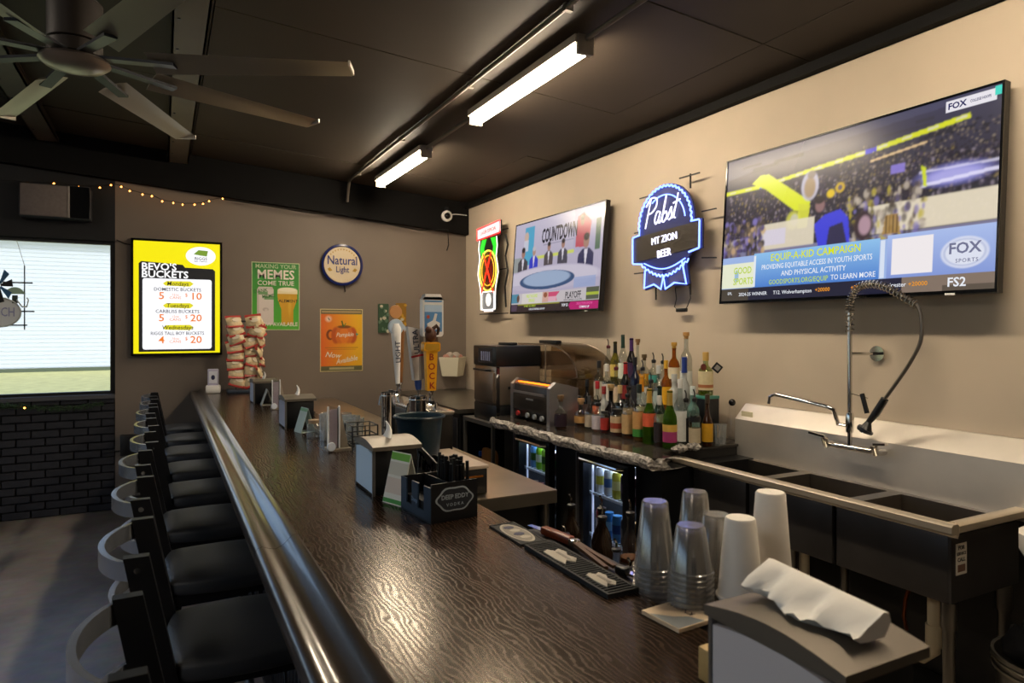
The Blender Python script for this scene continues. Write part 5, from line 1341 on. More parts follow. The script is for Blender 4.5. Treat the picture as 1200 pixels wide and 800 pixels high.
# coil spring over the first stretch
cl = catmull([(0, 0, .53)] + key[:7], 30); co = []
up = Vector((1, 0, 0))
for i, p in enumerate(cl):
    t = (cl[min(i + 1, len(cl) - 1)] - cl[max(i - 1, 0)]).normalized()
    b_ = t.cross(up).normalized(); a = 2 * PI * i / 7.0
    co.append(p + up * .0175 * math.cos(a) + b_ * .0175 * math.sin(a))
MB().tube(co, .0032, 5).build('spring', M('spring_steel', '#b9b2a8', .25, 1.0), fc)
MB().tube([(0, -.17, .24), (-.005, -.13, .17), (-.01, -.1, .13)], [.016, .017, .012], 10).build('spray_grip', black_pl, fc)
MB().bar((-.02, -.1, .17), (-.02, -.075, .255), .016, .012).build('squeeze_lever', black_pl, fc, False)
MB().tube([(-.01, -.1, .13), (-.02, -.09, .09)], [.012, .03], 14).build('spray_head', black_pl, fc)
MB().tube([(-.018, -.094, .1), (-.02, -.09, .093), (-.022, -.087, .085)], [.034, .036, .032], 16).build('spray_ring', dark_metal, fc)
MB().tube([(-.022, -.087, .088), (-.024, -.085, .08)], .018, 12).build('spray_face', chrome, fc)
MB().tube([(0, .0, .25), (0, -.09, .235)], .002, 6).build('hook', chrome, fc)

# hand sink and bin at the right edge
hs = thing('hand_sink', 'white porcelain hand sink at the right edge beyond the steel sink', 'sink', (2.61, .915, .84))
mb = MB()
prof_o = [(.34, .0), (.9, .02), (1.0, .08), (1.0, .125), (.92, .13), (.86, .09), (.5, .05), (.001, .045)]
vv = []; ff = []; n = 32
for r_, z in prof_o:
    for k in range(n):
        a = 2 * PI * k / n; ca, sa = math.cos(a), math.sin(a)
        e_ = 4.0; rr_ = 1 / ((abs(ca) ** e_ + abs(sa) ** e_) ** (1 / e_))
        vv.append((r_ * rr_ * ca * .31, r_ * rr_ * sa * .26, z))
for i in range(len(prof_o) - 1):
    for k in range(n): ff.append((i * n + k, i * n + (k + 1) % n, (i + 1) * n + (k + 1) % n, (i + 1) * n + k))
ff.append(tuple(range(n))[::-1])
MB().add(vv, ff).build('basin', M('porcelain', '#dcd6cc', .15), hs, True, 60)
MB().cyl(.03, -.3, 0.005, 14).build('trap_pipe', chrome, hs)
MB().tube([(.22, 0, .13), (.22, 0, .26), (.17, 0, .3), (.1, 0, .28)], .012, 10).build('tap', chrome, hs)
MB().box(.2, .36, -.2, .2, -.02, .05).build('wall_mount', M('porcelain'), hs, False)
bn = thing('waste_bin', 'steel waste bin with black bag beneath the hand sink', 'bin', (2.66, 1.17, 0))
MB().lathe([(.001, .0), (.14, 0), (.175, .47), (.182, .475), (.182, .49), (.172, .488), (.135, .01), (.001, .01)], 36, cap=False).build('body', M('bin_steel', '#8e8a84', .3, .9), bn)
for z in (.44, .465): MB().tube([(.178 * math.cos(a), .178 * math.sin(a), z) for a in [2 * PI * k / 36 for k in range(36)]], .005, 6, True).build('rim_band', M('bin_band', '#a49c8c', .3, .9), bn)
for s_ in (-1, 1): MB().tube([(-.12 * 1.05, -.13 * 1.05 + .0, .42), (-.16, -.15, .40), (-.14, -.1, .38)], .006, 6).build('handle', M('bin_band'), bn)
mb = MB().sphere(.15, (0, 0, .52), 16, 10, (1, 1, .55))
mb.v = [(x + random.uniform(-.014, .014), y + random.uniform(-.014, .014), z + random.uniform(-.02, .02)) for x, y, z in mb.v]
mb.build('bin_bag', M('bag_black', '#131316', .3), bn, True, 60)

# ================================================================== televisions
RW = -PI / 2          # things on the right wall: local x runs towards the camera end, local -y into the room
scr = attr_mat('tv_screen', .72, 0.26, 0.3)
def lit(name, col, s=.75): return M(name, '#050505', .2, emit=col, es=s)
def tv(name, y_mid, z_mid, x_face, w, h, tilt, label):
    t = thing(name, label, 'television', (x_face, y_mid, z_mid), rot=(R(tilt), 0, RW))
    MB().box(-w / 2, w / 2, .004, .035, -h / 2, h / 2).build('casing', black_pl, t, False)
    b = .009
    mb = MB(); mb.box(-w / 2, w / 2, -.006, .004, h / 2 - b, h / 2).box(-w / 2, w / 2, -.006, .004, -h / 2, -h / 2 + b * 1.6).box(-w / 2, -w / 2 + b, -.006, .004, -h / 2 + b * 1.6, h / 2 - b).box(w / 2 - b, w / 2, -.006, .004, -h / 2 + b * 1.6, h / 2 - b)
    mb.build('bezel', black_gl, t, False)
    MB().box(-.2, .2, .035, W - x_face + .0, -.12, .12).build('mount', dark_metal, t, False)
    MB().box(w * .38 - .02, w * .38 + .02, -.007, .0, -h / 2 - .004, -h / 2 + .004).build('status_light', M('tv_status', '#d8d8d8', .4), t, False)
    return t
w, h = 1.45, .825
# --- nearer set: a crowd at a game, banner below
t1 = tv('television', 2.165, 2.148, 2.865, w, h, -4, 'large television showing a cheering crowd, above the sink')
pw, ph = w - .018, h - .024
cv = Canvas(pw, ph, 400, '#26252f')
cv.grad(0, 1, .55, 1, '#241f2c', '#3b3a52')
cv.poly([(0, .86), (.35, .93), (1, .97), (1, 1), (0, 1)], '#4a4a66', .7)
for _ in range(26): cv.rect(*(lambda u, v: (u, u + rng.uniform(.04, .16), v, v + rng.uniform(.01, .03)))(rng.uniform(0, .95), rng.uniform(.66, .95)), ['#15131b', '#1b1a25', '#332f3c', '#2a2740'][rng.integers(4)], .8)
cv.specks(2600, 0, 1, .36, .74, ['#14101a', '#2c2636', '#4c4454', '#6d6168', '#221b2e', '#7d6c40', '#3c3150', '#857a88', '#1a1522', '#2a2030'], .006, .013, .85)
cv.specks(900, .5, 1, .55, .86, ['#121016', '#221d28', '#453f40', '#5f544c', '#857869', '#18141c'], .005, .009, .8)
# ribbon board
cv.line((0, .768), (.17, .768), .012, '#e2e61e'); cv.line((.17, .768), (.2, .768), .014, '#2d3ed0')
cv.line((.2, .77), (.42, .802), .012, '#e2e61e'); cv.line((.42, .802), (.66, .832), .013, '#dfe21e'); cv.line((.6, .825), (.64, .83), .013, '#2d2ed0'); cv.line((.645, .831), (.92, .883), .014, '#d9dd22')
for a in np.linspace(.02, .88, 12): cv.line((a, .768 + max(0, a - .2) * .145 + (a > .64) * (a - .64) * .05), (a + .03, .768 + max(0, a - .17) * .145 + (a > .64) * (a - .61) * .05), .006, '#d8d4c8', .8)
# big yellow balloon stick
cv.poly([(.13, .80), (.17, .845), (.21, .84), (.4, .60), (.39, .55), (.335, .56), (.2, .74)], '#dfe622')
cv.poly([(.35, .60), (.40, .58), (.39, .44), (.35, .44)], '#d8da3a', .9)
cv.ell(.33, .5, .035, .07, '#e0df52', .7, .3); cv.ell(.335, .5, .02, .045, '#cfc9c0', .7, .3)
# court strip, and cream window reflections painted into the picture
cv.rect(.0, 1, .3, .335, '#8f8cb0', .7)
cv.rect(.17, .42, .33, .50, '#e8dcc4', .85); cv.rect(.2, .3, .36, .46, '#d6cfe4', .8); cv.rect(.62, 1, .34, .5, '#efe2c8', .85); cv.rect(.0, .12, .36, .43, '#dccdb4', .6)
cv.ell(.88, .6, .13, .07, '#8a8ae0', .8, .5); cv.ell(.88, .595, .1, .045, '#b8b4ec', .7, .5); cv.line((.78, .565), (1, .59), .009, '#eae6ff', .8); cv.line((.78, .64), (1, .63), .006, '#eae6ff', .6)
cv.specks(160, 0, .2, .3, .55, ['#4c4038', '#2f2730', '#7b6a5c', '#c9a878', '#7f74b8', '#5a4c80'], .013, .03, .8)
cv.specks(160, .55, .8, .3, .6, ['#4c4038', '#2f2730', '#7b6a5c', '#bfae38', '#7f74b8', '#c6b8a8'], .011, .028, .7)
# fan in blue, sign held up, woman at right
cv.poly([(.44, .3), (.42, .45), (.46, .5), (.52, .52), (.55, .46), (.56, .3)], '#3c40d8'); cv.poly([(.47, .3), (.48, .42), (.53, .44), (.55, .3)], '#2e2a4c')
cv.ell(.44, .565, .022, .05, '#8d6a6c', 1, .3); cv.ell(.437, .6, .024, .03, '#2a1e22', 1, .3)
cv.ell(.395, .7, .038, .1, '#c9c4d6', .95, .15); cv.ell(.395, .69, .028, .08, '#a88a5c', .9, .3); cv.ell(.4, .77, .02, .03, '#8d7a68', .9, .3)
cv.ell(.48, .625, .018, .03, '#e3c224', 1, .3); cv.ell(.515, .65, .02, .035, '#d9b31e', 1, .3); cv.ell(.515, .65, .01, .02, '#6a5a6a', 1, .3)
cv.ell(.605, .4, .04, .11, '#3a2a30', 1, .3); cv.ell(.61, .4, .025, .065, '#b08f9c', 1, .3)
cv.poly([(.67, .33), (.68, .44), (.72, .44), (.73, .33)], '#a8803a', .9)
for k in range(4): cv.line((.682 + k * .012, .335), (.682 + k * .012, .435), .004, '#3a2c20', .8)
cv.rect(.69, .735, .665, .715, '#8a7ad8', .85); cv.poly([(.795, .56), (.805, .56), (.8, .66), (.785, .68)], '#cfd92a')
cv.line((.62, .765), (.8, .80), .006, '#ffd9a0', .7)
cv.blur(2)
# lower banner
cv.rect(0, 1, .085, .305, '#9db6e6'); cv.grad(.16, .665, .085, .315, '#4b7fd0', '#8fc2ee')
cv.rect(0, .158, .09, .26, '#e9ecd2'); cv.rect(.158, .168, .09, .3, '#eceff2', .9); cv.rect(.668, .682, .09, .3, '#dfe8f6', .9)
cv.grad(.69, 1, .085, .32, '#8399d8', '#a9bdec'); cv.rect(.705, .832, .1, .30, '#f2ecee')
cv.ell(.918, .19, .068, .085, '#d7dcf0', .95, .1); cv.ell(.918, .19, .06, .072, '#a9b3d6', .8, .1); cv.ell(.918, .19, .055, .066, '#e2e6f4', .9, .1)
cv.rect(0, 1, 0, .083, '#1c1d34'); cv.rect(0, .14, 0, .083, '#4c4334', .8); cv.rect(.74, 1, 0, .083, '#8f7c6c', .8); cv.rect(.86, 1, .0, .03, '#4c4338', .8)
cv.ell(.075, .17, .012, .05, '#8fb5dc', .9, .3)
cv.rect(.85, .985, .925, .985, '#e9e6ee'); cv.rect(.862, .905, .935, .975, '#e9e6ee'); cv.rect(.98, 1, .95, .992, '#37d6c4')
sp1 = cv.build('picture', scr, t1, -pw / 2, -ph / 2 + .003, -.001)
def TX(s_, u, v_, size, mat, **k): lettering(t1, s_, -pw / 2 + u * pw, -ph / 2 + .003 + v_ * ph, size, mat, y=-.0018, ext=.0002, name='caption', **k)
navy = lit('tv_navy', '#1c1f5a'); wht = lit('tv_white', '#e8ecf4'); yel = lit('tv_yellow', '#d8e21e'); grn = lit('tv_green', '#b9d43a'); org = lit('tv_orange', '#e8961e'); gry = lit('tv_grey', '#6f7290')
TX('EQUIP-A-KID CAMPAIGN', .42, .272, .052, yel, bold=.025, sx=.9)
TX('PROVIDING EQUITABLE ACCESS IN YOUTH SPORTS', .42, .213, .037, wht, bold=.015, sx=.74)
TX('AND PHYSICAL ACTIVITY', .42, .162, .037, wht, bold=.015, sx=.88)
TX('GOODSPORTS.ORG/EQUIP', .36, .11, .035, grn, bold=.015, sx=.85); TX('TO LEARN MORE', .575, .112, .035, wht, bold=.015, sx=.85)
TX('GOOD', .105, .205, .052, grn, bold=.03, sx=.8); TX('SPORTS', .11, .13, .052, grn, bold=.03, sx=.8)
TX('FOX', .882, .953, .036, navy, bold=.06); TX('COLLEGE HOOPS', .945, .953, .016, navy, bold=.03, sx=.62)
TX('FOX', .918, .21, .062, gry, bold=.05); TX('SPORTS', .925, .148, .022, gry, bold=.02, space=1.2)
TX('FS2', .9, .04, .052, wht, bold=.04); TX('EPL', .045, .05, .022, wht); TX('2024-25 WINNER', .16, .04, .026, wht, bold=.01)
TX('T12. Wolverhampton', .34, .04, .027, wht, bold=.01); TX('+20000', .465, .042, .027, org, bold=.02)
TX('T12. Leicester', .7, .044, .027, wht, bold=.01); TX('+20000', .6, .043, .027, org, bold=.02); TX('+20000', .79, .044, .027, org, bold=.02)

# --- farther set: studio panel show
t2 = tv('television', 4.77, 2.132, 2.845, 1.42, .815, -4.5, 'television showing a studio panel at a round desk, between the two neon signs')
pw, ph = 1.42 - .018, .815 - .024
cv = Canvas(pw, ph, 260, '#b8b2c4')
cv.grad(0, 1, .35, 1, '#a9a2b8', '#bab4c8')
cv.rect(.13, .25, .52, .95, '#2f9cc0', .9); cv.ell(.15, .84, .03, .06, '#c2ab9c'); cv.rect(.12, .18, .68, .8, '#cfc9d4', .8)
cv.rect(.71, .97, .56, 1, '#a8a2bc'); cv.poly([(.73, .62), (.74, .92), (.8, .95), (.88, .85), (.86, .6)], '#b52a3c', .9); cv.ell(.79, .87, .022, .05, '#8a6256'); cv.ell(.79, .905, .024, .03, '#1e1820'); cv.rect(.925, .97, .56, .86, '#2e5a34', .9)
cv.rect(.0, .1, .45, .62, '#5f7a4c', .5); cv.rect(.25, .72, .57, .60, '#c9d228', .8); cv.rect(.37, .71, .705, .715, '#55506a', .7)
def man(u, v, s_, suit, skin='#9a7466', hair='#231c20'):
    cv.poly([(u - .055 * s_, v - .26 * s_), (u - .05 * s_, v - .08 * s_), (u - .02 * s_, v - .045 * s_), (u + .02 * s_, v - .045 * s_), (u + .05 * s_, v - .08 * s_), (u + .055 * s_, v - .26 * s_)], suit)
    cv.poly([(u - .012 * s_, v - .05 * s_), (u + .012 * s_, v - .05 * s_), (u, v - .18 * s_)], '#d4cfdc')
    cv.ell(u, v, .021 * s_, .05 * s_, skin, 1, .2); cv.ell(u, v + .03 * s_, .022 * s_, .03 * s_, hair, 1, .3)
man(.12, .66, 1.25, '#3d3c44'); man(.26, .66, 1.05, '#2a36b8', '#a88878', '#b9b4b8'); man(.44, .68, 1.0, '#4a4248'); man(.60, .68, 1.02, '#42404e'); man(.84, .66, 1.5, '#2b2d52')
cv.blur(1); cv.ell(.42, .33, .60, .16, '#b4adc2', 1, .06); cv.ell(.42, .345, .58, .13, '#c2bccc', 1, .08); cv.rect(0, 1, .19, .3, '#a39cb4', .5)
cv.ell(.42, .33, .33, .1, '#2f4c74', 1, .04); cv.ell(.42, .345, .29, .085, '#93a6c2', 1, .1); cv.rect(.74, .95, .22, .32, '#8a9ec8', .7)
cv.rect(0, 1, .0, .2, '#bdb6ba'); cv.rect(0, .1, .1, .2, '#2b7d98', .9); cv.ell(.09, .15, .02, .045, '#5c4238'); cv.rect(.14, .4, .085, .205, '#cfc9c4'); cv.rect(.4, .47, .09, .2, '#c99c8c', .9); cv.ell(.435, .17, .024, .03, '#8a5038')
cv.poly([(.47, .1), (.47, .2), (.6, .2), (.56, .15), (.57, .1)], '#c42a62', .9); cv.rect(.47, .56, .1, .15, '#d9b8c4', .7); cv.rect(.87, .99, .09, .21, '#34401e', .9); cv.rect(.87, .99, .135, .16, '#a8b83a', .9)
cv.rect(0, 1, 0, .085, '#2c2124'); cv.rect(.0, .08, .01, .08, '#4a3a4e'); cv.rect(.09, .6, .075, .088, '#b9b83a', .5); cv.poly([(.72, .005), (.7, .045), (.72, .08), (.99, .08), (.99, .005)], '#b0186a')
sp2 = cv.build('picture', scr, t2, -pw / 2, -ph / 2 + .003, -.001)
def TX2(s_, u, v_, size, mat, **k): lettering(t2, s_, -pw / 2 + u * pw, -ph / 2 + .003 + v_ * ph, size, mat, y=-.0018, ext=.0002, name='caption', **k)
blk2 = lit('tv_ink', '#2a2730'); 
TX2('COUNTDOWN', .545, .80, .165, blk2, bold=.07, sx=.48)
TX2('PLAYOFF', .74, .145, .075, blk2, bold=.04, sx=.75); TX2('FIRST ROUND', .27, .168, .04, grn, bold=.02, sx=.8); TX2('SPREAD', .27, .12, .04, grn, bold=.02, sx=.8); TX2('HOW THE BRACKET COULD LOOK', .74, .1, .018, blk2, sx=.9)
TX2('UP NEXT  ALL TIMES ET', .25, .06, .022, grn, sx=.9); TX2('COLLEGE FOOTBALL PLAYOFF', .34, .025, .022, wht, sx=.9); TX2('TOP 25', .66, .05, .03, wht, bold=.03); TX2('SELECTION SHOW', .86, .058, .026, lit('tv_pink', '#e05aa0'), bold=.02); TX2('COMING UP', .86, .024, .024, wht, bold=.02)

# ================================================================== neon-style signs on the right wall
def neon(t, name, pts, col, r=.006, s=3.4, closed=False, y=-.012):
    return MB().tube([(x, y, z) for x, z in pts], r, 6, closed).build(name, M('neon_' + col, '#0a0a0a', .3, emit=col, es=s), t)
pb = thing('ribbon_sign', 'blue glowing ribbon shaped beer sign on the right wall', 'neon sign', (2.87, 3.405, 2.185), RW)
navy_b = M('sign_navy', '#232a5e', .35); blue = '#6a86ff'
def ribbon_outline(k=0):
    o = []
    for i in range(61):
        a = R(-12 + 204 * i / 60); sc = 1 + .022 * math.cos(40 * a) * (1 - k)
        o.append((.245 * sc * math.cos(a) - .01, .075 + .245 * sc * math.sin(a)))
    return o
dome = [(.27, .02), (.25, .07)] + [(.262 * math.cos(a) * (1 + .02 * math.cos(34 * a)), .08 + .25 * math.sin(a) * (1 + .02 * math.cos(34 * a))) for a in [PI * k / 60 for k in range(61)]] + [(-.25, .07), (-.27, .02)]
back = [(.335, .075), (.27, .075)] + [(.27 * math.cos(a), .085 + .255 * math.sin(a)) for a in [PI * k / 40 for k in range(1, 40)]] + [(-.27, .04), (-.335, .04), (-.335, -.15), (-.22, -.165), (-.195, -.21), (-.205, -.335), (-.09, -.315), (-.01, -.345), (.06, -.315), (.2, -.325), (.225, -.31), (.2, -.16), (.25, -.12), (.335, -.105)]
MB().prism(back, 0, .014).build('backing', navy_b, pb, False)
band = [(-.32, .03), (.32, .062), (.32, -.095), (-.32, -.14)]
MB().prism(band, -.004, .0).build('band', M('sign_band', '#3a3530', .3), pb, False)
for pl in ([(-.185, -.2), (-.02, -.2), (-.03, -.33), (-.09, -.3), (-.19, -.32)], [(.01, -.2), (.18, -.17), (.205, -.3), (.13, -.29), (.05, -.325)]):
    MB().prism(pl, -.004, 0).build('ribbon_tail', M('sign_tail', '#4a4a72', .35), pb, False)
scal_ = [(.255 * math.cos(a) * (1 + .022 * math.cos(44 * a)), .085 + .242 * math.sin(a) * (1 + .022 * math.cos(44 * a))) for a in [R(-2) + R(184) * k / 120 for k in range(121)]]
neon(pb, 'scalloped_tube', scal_, blue)
neon(pb, 'inner_arch', [(.2 * math.cos(a), .08 + .19 * math.sin(a)) for a in [R(8) + R(118) * k / 30 for k in range(31)]] , blue, .0045)
neon(pb, 'side_tube', [(.255, .075), (.25, .068), (.32, .068), (.325, .06), (.322, -.1), (.315, -.105), (.23, -.12)], blue)
neon(pb, 'side_tube', [(-.25, .08), (-.252, .04), (-.32, .032), (-.325, .02), (-.325, -.14), (-.318, -.148), (-.22, -.158)], blue)
neon(pb, 'lower_scallop', [(-.23 + .46 * k / 60, -.165 - .085 * math.sin(PI * k / 60) + .008 * math.cos(k * 1.35)) for k in range(61)], blue, .005)
neon(pb, 'lower_arch', [(-.2 + .4 * k / 30, -.155 - .05 * math.sin(PI * k / 30)) for k in range(31)], blue, .0045)
neon(pb, 'tail_tube', [(-.19, -.2), (-.2, -.32), (-.1, -.3), (-.03, -.335), (-.005, -.25), (.015, -.335), (.1, -.3), (.21, -.315), (.17, -.17)], blue)
neon_w = M('neon_white', '#0a0a0a', .3, emit='#e6e4ff', es=1.7)
# the script word, drawn as one hand-written tube per letter
def stroke(pts, k=5): return [(p.x, p.z) for p in catmull([(x, 0, z) for x, z in pts], k)]
def scr_letters(t, letters, x0, z0, s_, sl):
    for L_ in letters:
        for st_p in L_:
            pts_ = stroke(st_p)
            MB().tube([(x0 + (x + .22 * z) * s_, -.014, z0 + z * s_ + sl * (x) * s_) for x, z in pts_], .0048, 6).build('script_tube', neon_w, t)
word = [[[(0, 0), (.04, .4), (.1, 1.0)], [(-.12, .78), (.1, 1.02), (.42, .95), (.46, .7), (.3, .52), (.08, .48)]],
        [[(.72, .42), (.56, .46), (.48, .22), (.56, .04), (.68, .16), (.74, .42), (.7, .08), (.8, .04)]],
        [[(.82, .06), (.92, .5), (.94, .95), (.9, .5), (.9, .1), (1.0, .02), (1.12, .18), (1.06, .36), (.94, .3)]],
        [[(1.16, .06), (1.3, .44), (1.34, .3), (1.38, .1), (1.26, .02)]],
        [[(1.42, .04), (1.54, .5), (1.56, .85)], [(1.54, .5), (1.5, .1), (1.6, .02)], [(1.38, .55), (1.72, .6)]]]
scr_letters(pb, word, -.185, .075, .185, .1)
lettering(pb, 'MT ZION', -.005, -.012, .066, neon_w, -.008, .0, rot=R(3.5), sx=.92, ext=.003)
lettering(pb, 'BEER', -.005, -.105, .07, neon_w, -.008, .0, rot=R(4), sx=.9, ext=.003)
for (x0, z0, x1, z1) in ((-.3, .3, -.16, .3), (.1, .36, .28, .36), (.3, .12, .42, .12), (.3, -.16, .42, -.17), (-.36, .07, -.27, .07), (-.36, -.21, -.2, -.21)):
    MB().bar((x0, .03, z0), (x1, .03, z1), .008, .008).build('frame_rod', black_pl, pb, False)
for (x, z0, z1) in ((.2, .28, .37), (-.17, .24, .3), (-.13, -.4, -.3), (.2, -.38, -.3)): MB().bar((x, .03, z0), (x, .03, z1), .008, .008).build('frame_rod', black_pl, pb, False)
MB().tube([(.06, .03, -.33), (.06, .04, -.4), (.03, .05, -.45), (.06, .05, -.47)], .003, 6).build('cord', black_pl, pb)
MB().tube([(.19, .03, -.33), (.19, .04, -.4), (.15, .05, -.45), (.13, .05, -.47)], .003, 6).build('cord', black_pl, pb)
MB().rbox(.05, .14, .04, .065, -.485, -.46, .006).build('plug', black_pl, pb)

xx = thing('cross_sign', 'tall neon beer sign with red cross over a yellow ring by the corner', 'neon sign', (2.88, 6.08, 2.2), RW)
silh = [(-.2, .28), (-.26, .28), (-.26, .42), (.27, .44), (.27, .30), (.18, .28), (.2, .12), (.23, -.08), (.17, -.22), (.17, -.4), (.13, -.44), (-.14, -.44), (-.17, -.4), (-.17, -.22), (-.23, -.08), (-.2, .12), (-.23, .2)]
MB().prism(silh, 0, .012).build('backing', M('sign_black', '#17171a', .3), xx, False)
MB().prism([(-.25, .31), (-.25, .40), (.26, .43), (.26, .33)], -.008, 0).build('title_bar', M('neon_bar', '#101010', .3, emit='#ffe9e4', es=1.1), xx, False)
lettering(xx, 'LAGER ESPECIAL', .005, .366, .05, M('neon_title', '#101010', .3, emit='#e8483c', es=.8), -.010, .02, rot=R(3), sx=1.0)
neon(xx, 'red_border', [(-.255, .30), (-.255, .41), (.265, .435), (.265, .32)], '#ff2a28', .006, 3.5, True)
for sgn in (-1, 1):
    MB().prism([(sgn * .05, .29), (sgn * .15, .29), (sgn * .2, .2), (sgn * .15, .1), (sgn * .09, .12), (sgn * .11, .2)], -.006, 0).build('green_leaf', M('neon_green', '#071007', .3, emit='#2bd52a', es=1.1), xx, False)
    neon(xx, 'white_edge', [(sgn * .2, .29), (sgn * .215, .2), (sgn * .19, .1), (sgn * .225, 0), (sgn * .235, -.06), (sgn * .18, -.2), (sgn * .165, -.3), (sgn * .165, -.42)], '#fff4e0', .005, 1.9)
neon(xx, 'yellow_ring', ell(0, -.03, .19, .2, 40), '#ffd24a', .008, 1.7, True)
neon(xx, 'inner_ring', ell(0, -.03, .14, .15, 36), '#ffb82a', .005, 1.3, True)
neon(xx, 'red_stroke', [(-.1, .15), (.13, -.25)], '#ff2a14', .008, 2.2, y=-.016); neon(xx, 'red_stroke', [(.1, .15), (-.13, -.25)], '#ff2a14', .008, 2.2, y=-.022)
MB().prism(rect(-.14, .14, -.43, -.25), -.004, 0).build('portrait_plate', M('sign_plate', '#4a4a4c', .3, emit='#9a9a98', es=.35), xx, False)
neon(xx, 'plate_border', rrect(-.145, .145, -.42, -.24, .03), '#fff8ea', .006, 1.8, True)
MB().prism(ell(0, -.32, .06, .065, 22), -.007, -.003).build('portrait_oval', M('sign_oval', '#c9c6c0', .3, emit='#e8e6e0', es=.9), xx, False)
MB().prism(rect(-.1, .1, -.44, -.42), -.01, 0).build('base_bar', M('neon_bar'), xx, False)
for z in (-.03, .35, -.46): MB().bar((-.3, .04, z), (.34, .04, z), .01, .01).build('frame_rod', black_pl, xx, False)
MB().tube([(.27, .05, .3), (.3, .06, .2), (.25, .06, .1), (.3, .06, -.05), (.24, .06, -.2), (.26, .06, -.4)], .01, 8).build('cord', black_pl, xx)

# ================================================================== signs on the back wall (local axes = world axes)
# --- lit menu board
mn = thing('menu_board', 'lit yellow and black bucket menu sign on the back wall', 'sign', (.112, D, 1.872))
w, h = .70, 1.0
MB().box(-w / 2, w / 2, -.045, 0, -h / 2, h / 2).build('case', black_pl, mn, False)
mb = MB(); mb.box(-w / 2 - .01, w / 2 + .01, -.06, -.0, h / 2, h / 2 + .02).box(-w / 2 - .01, w / 2 + .01, -.06, 0, -h / 2 - .02, -h / 2).box(-w / 2 - .02, -w / 2, -.06, 0, -h / 2 - .02, h / 2 + .02).box(w / 2, w / 2 + .02, -.06, 0, -h / 2 - .02, h / 2 + .02)
mb.build('frame', black_gl, mn, False)
def ml(n_, c_='#ffffff', s_=1.0): return M('menu_' + n_, '#080808', .3, emit=c_, es=s_ * .78)
flat(mn, 'yellow_field', rect(-w / 2, w / 2, -h / 2, h / 2), ml('yellow', '#f2e410', 1.05), -.047, -.045)
flat(mn, 'black_field', [(-.31, -.485), (.31, -.485)] + [(.31, .25), (.29, .27), (.06, .275), (.04, .30), (-.29, .32), (-.31, .30)], ml('black', '#2b2a2a', .6), -.049, -.0465)
flat(mn, 'white_panel', rrect(-.28, .28, -.465, .17, .02), ml('white', '#f4f4f8', 1.15), -.051, -.0485)
flat(mn, 'white_oval', ell(.19, .385, .125, .085), ml('white'), -.051, -.0465)
flat(mn, 'green_mark', [(.13, .40), (.17, .44), (.25, .435), (.24, .385), (.19, .39)], ml('green', '#7fa238', .9), -.0522, -.0505)
ik = ml('ink', '#26262c', .5); og = ml('orange', '#f08028', 1.0); yl2 = ml('yellow2', '#e6dc2a', 1.0); wt = ml('whitetext', '#ffffff', 1.1)
lettering(mn, 'RIGGS', .19, .36, .038, ik, -.0522, .02); lettering(mn, 'BEER COMPANY', .19, .335, .015, ik, -.0522, .01)
lettering(mn, "BEVO'S", -.29, .272, .088, wt, -.0522, .045, align='LEFT', sx=1.02); lettering(mn, 'BUCKETS', -.29, .205, .088, wt, -.0522, .045, align='LEFT', sx=1.02)
for k, (dname, what, n_, price) in enumerate((('Mondays', 'DOMESTIC BUCKETS', ('5', '12oz'), '10'), ('Tuesdays', 'CARBLISS BUCKETS', ('5', '12oz'), '20'), ('Wednesdays', 'RIGGS TALL BOY BUCKETS', ('4', '16oz'), '20'))):
    z0 = .125 - k * .198
    flat(mn, 'yellow_brush', [(-.1, z0 - .018), (.1, z0 - .022), (.13, z0 + .004), (.1, z0 + .026), (-.09, z0 + .024), (-.12, z0 + .002)], yl2, -.0525, -.0505)
    lettering(mn, dname, 0, z0, .055, ik, -.054, .015, shear=.12, sx=.9)
    lettering(mn, what, 0, z0 - .052, .042, ml('inkblue', '#30324e', .5), -.0525, .02, sx=.98 if k < 2 else .86)
    lettering(mn, n_[0], -.13, z0 - .112, .09, og, -.0525, .03, sx=1.1); lettering(mn, n_[1], -.02, z0 - .098, .03, og, -.0525, .005); lettering(mn, 'CANS', -.02, z0 - .126, .034, og, -.0525, .005, sx=1.1)
    lettering(mn, '$', .07, z0 - .1, .045, og, -.0525, .01); lettering(mn, price, .15, z0 - .112, .09, og, -.0525, .03, sx=1.1)
MB().tube([(-.36, -.02, .46), (-.42, -.012, .47), (-.48, -.012, .5)], .005, 6).build('cord', black_pl, mn)

# --- green poster
ps = thing('green_poster', 'green poster with white can and glass of beer on the back wall', 'poster', (.965, D, 1.905))
pw_, ph_ = .445, .655
MB().box(-pw_ / 2, pw_ / 2, -.006, 0, -ph_ / 2, ph_ / 2).build('sheet', M('poster_edge', '#b9c79a', .5), ps, False)
cv = Canvas(pw_ - .016, ph_ - .016, 120, '#2f9a2c')
cv.grad(0, 1, 0, 1, '#4fae2e', '#1f7a2a'); cv.rect(.1, .45, .07, .6, '#d4c9c4'); cv.poly([(.1, .6), (.45, .6), (.42, .64), (.13, .64)], '#c9beba')
cv.rect(.1, .14, .07, .6, '#b3a8a2', .6); cv.rect(.12, .32, .52, .57, '#3c8f3a', .8); cv.rect(.25, .45, .45, .5, '#3c8f3a', .8); cv.ell(.28, .3, .07, .03, '#a89c98', .7); cv.ell(.29, .29, .035, .02, '#cfc4bf')
cv.poly([(.53, .6), (.97, .6), (.96, .45), (.88, .3), (.88, .07), (.62, .07), (.62, .3), (.54, .45)], '#c9980e'); cv.rect(.53, .97, .54, .6, '#e6d9b0'); cv.ell(.75, .605, .22, .035, '#efe6cc'); cv.ell(.8, .35, .05, .2, '#dfb63c', .5, .6)
cv.build('print', attr_mat('poster_print'), ps, -pw_ / 2 + .008, -ph_ / 2 + .008, -.0068)
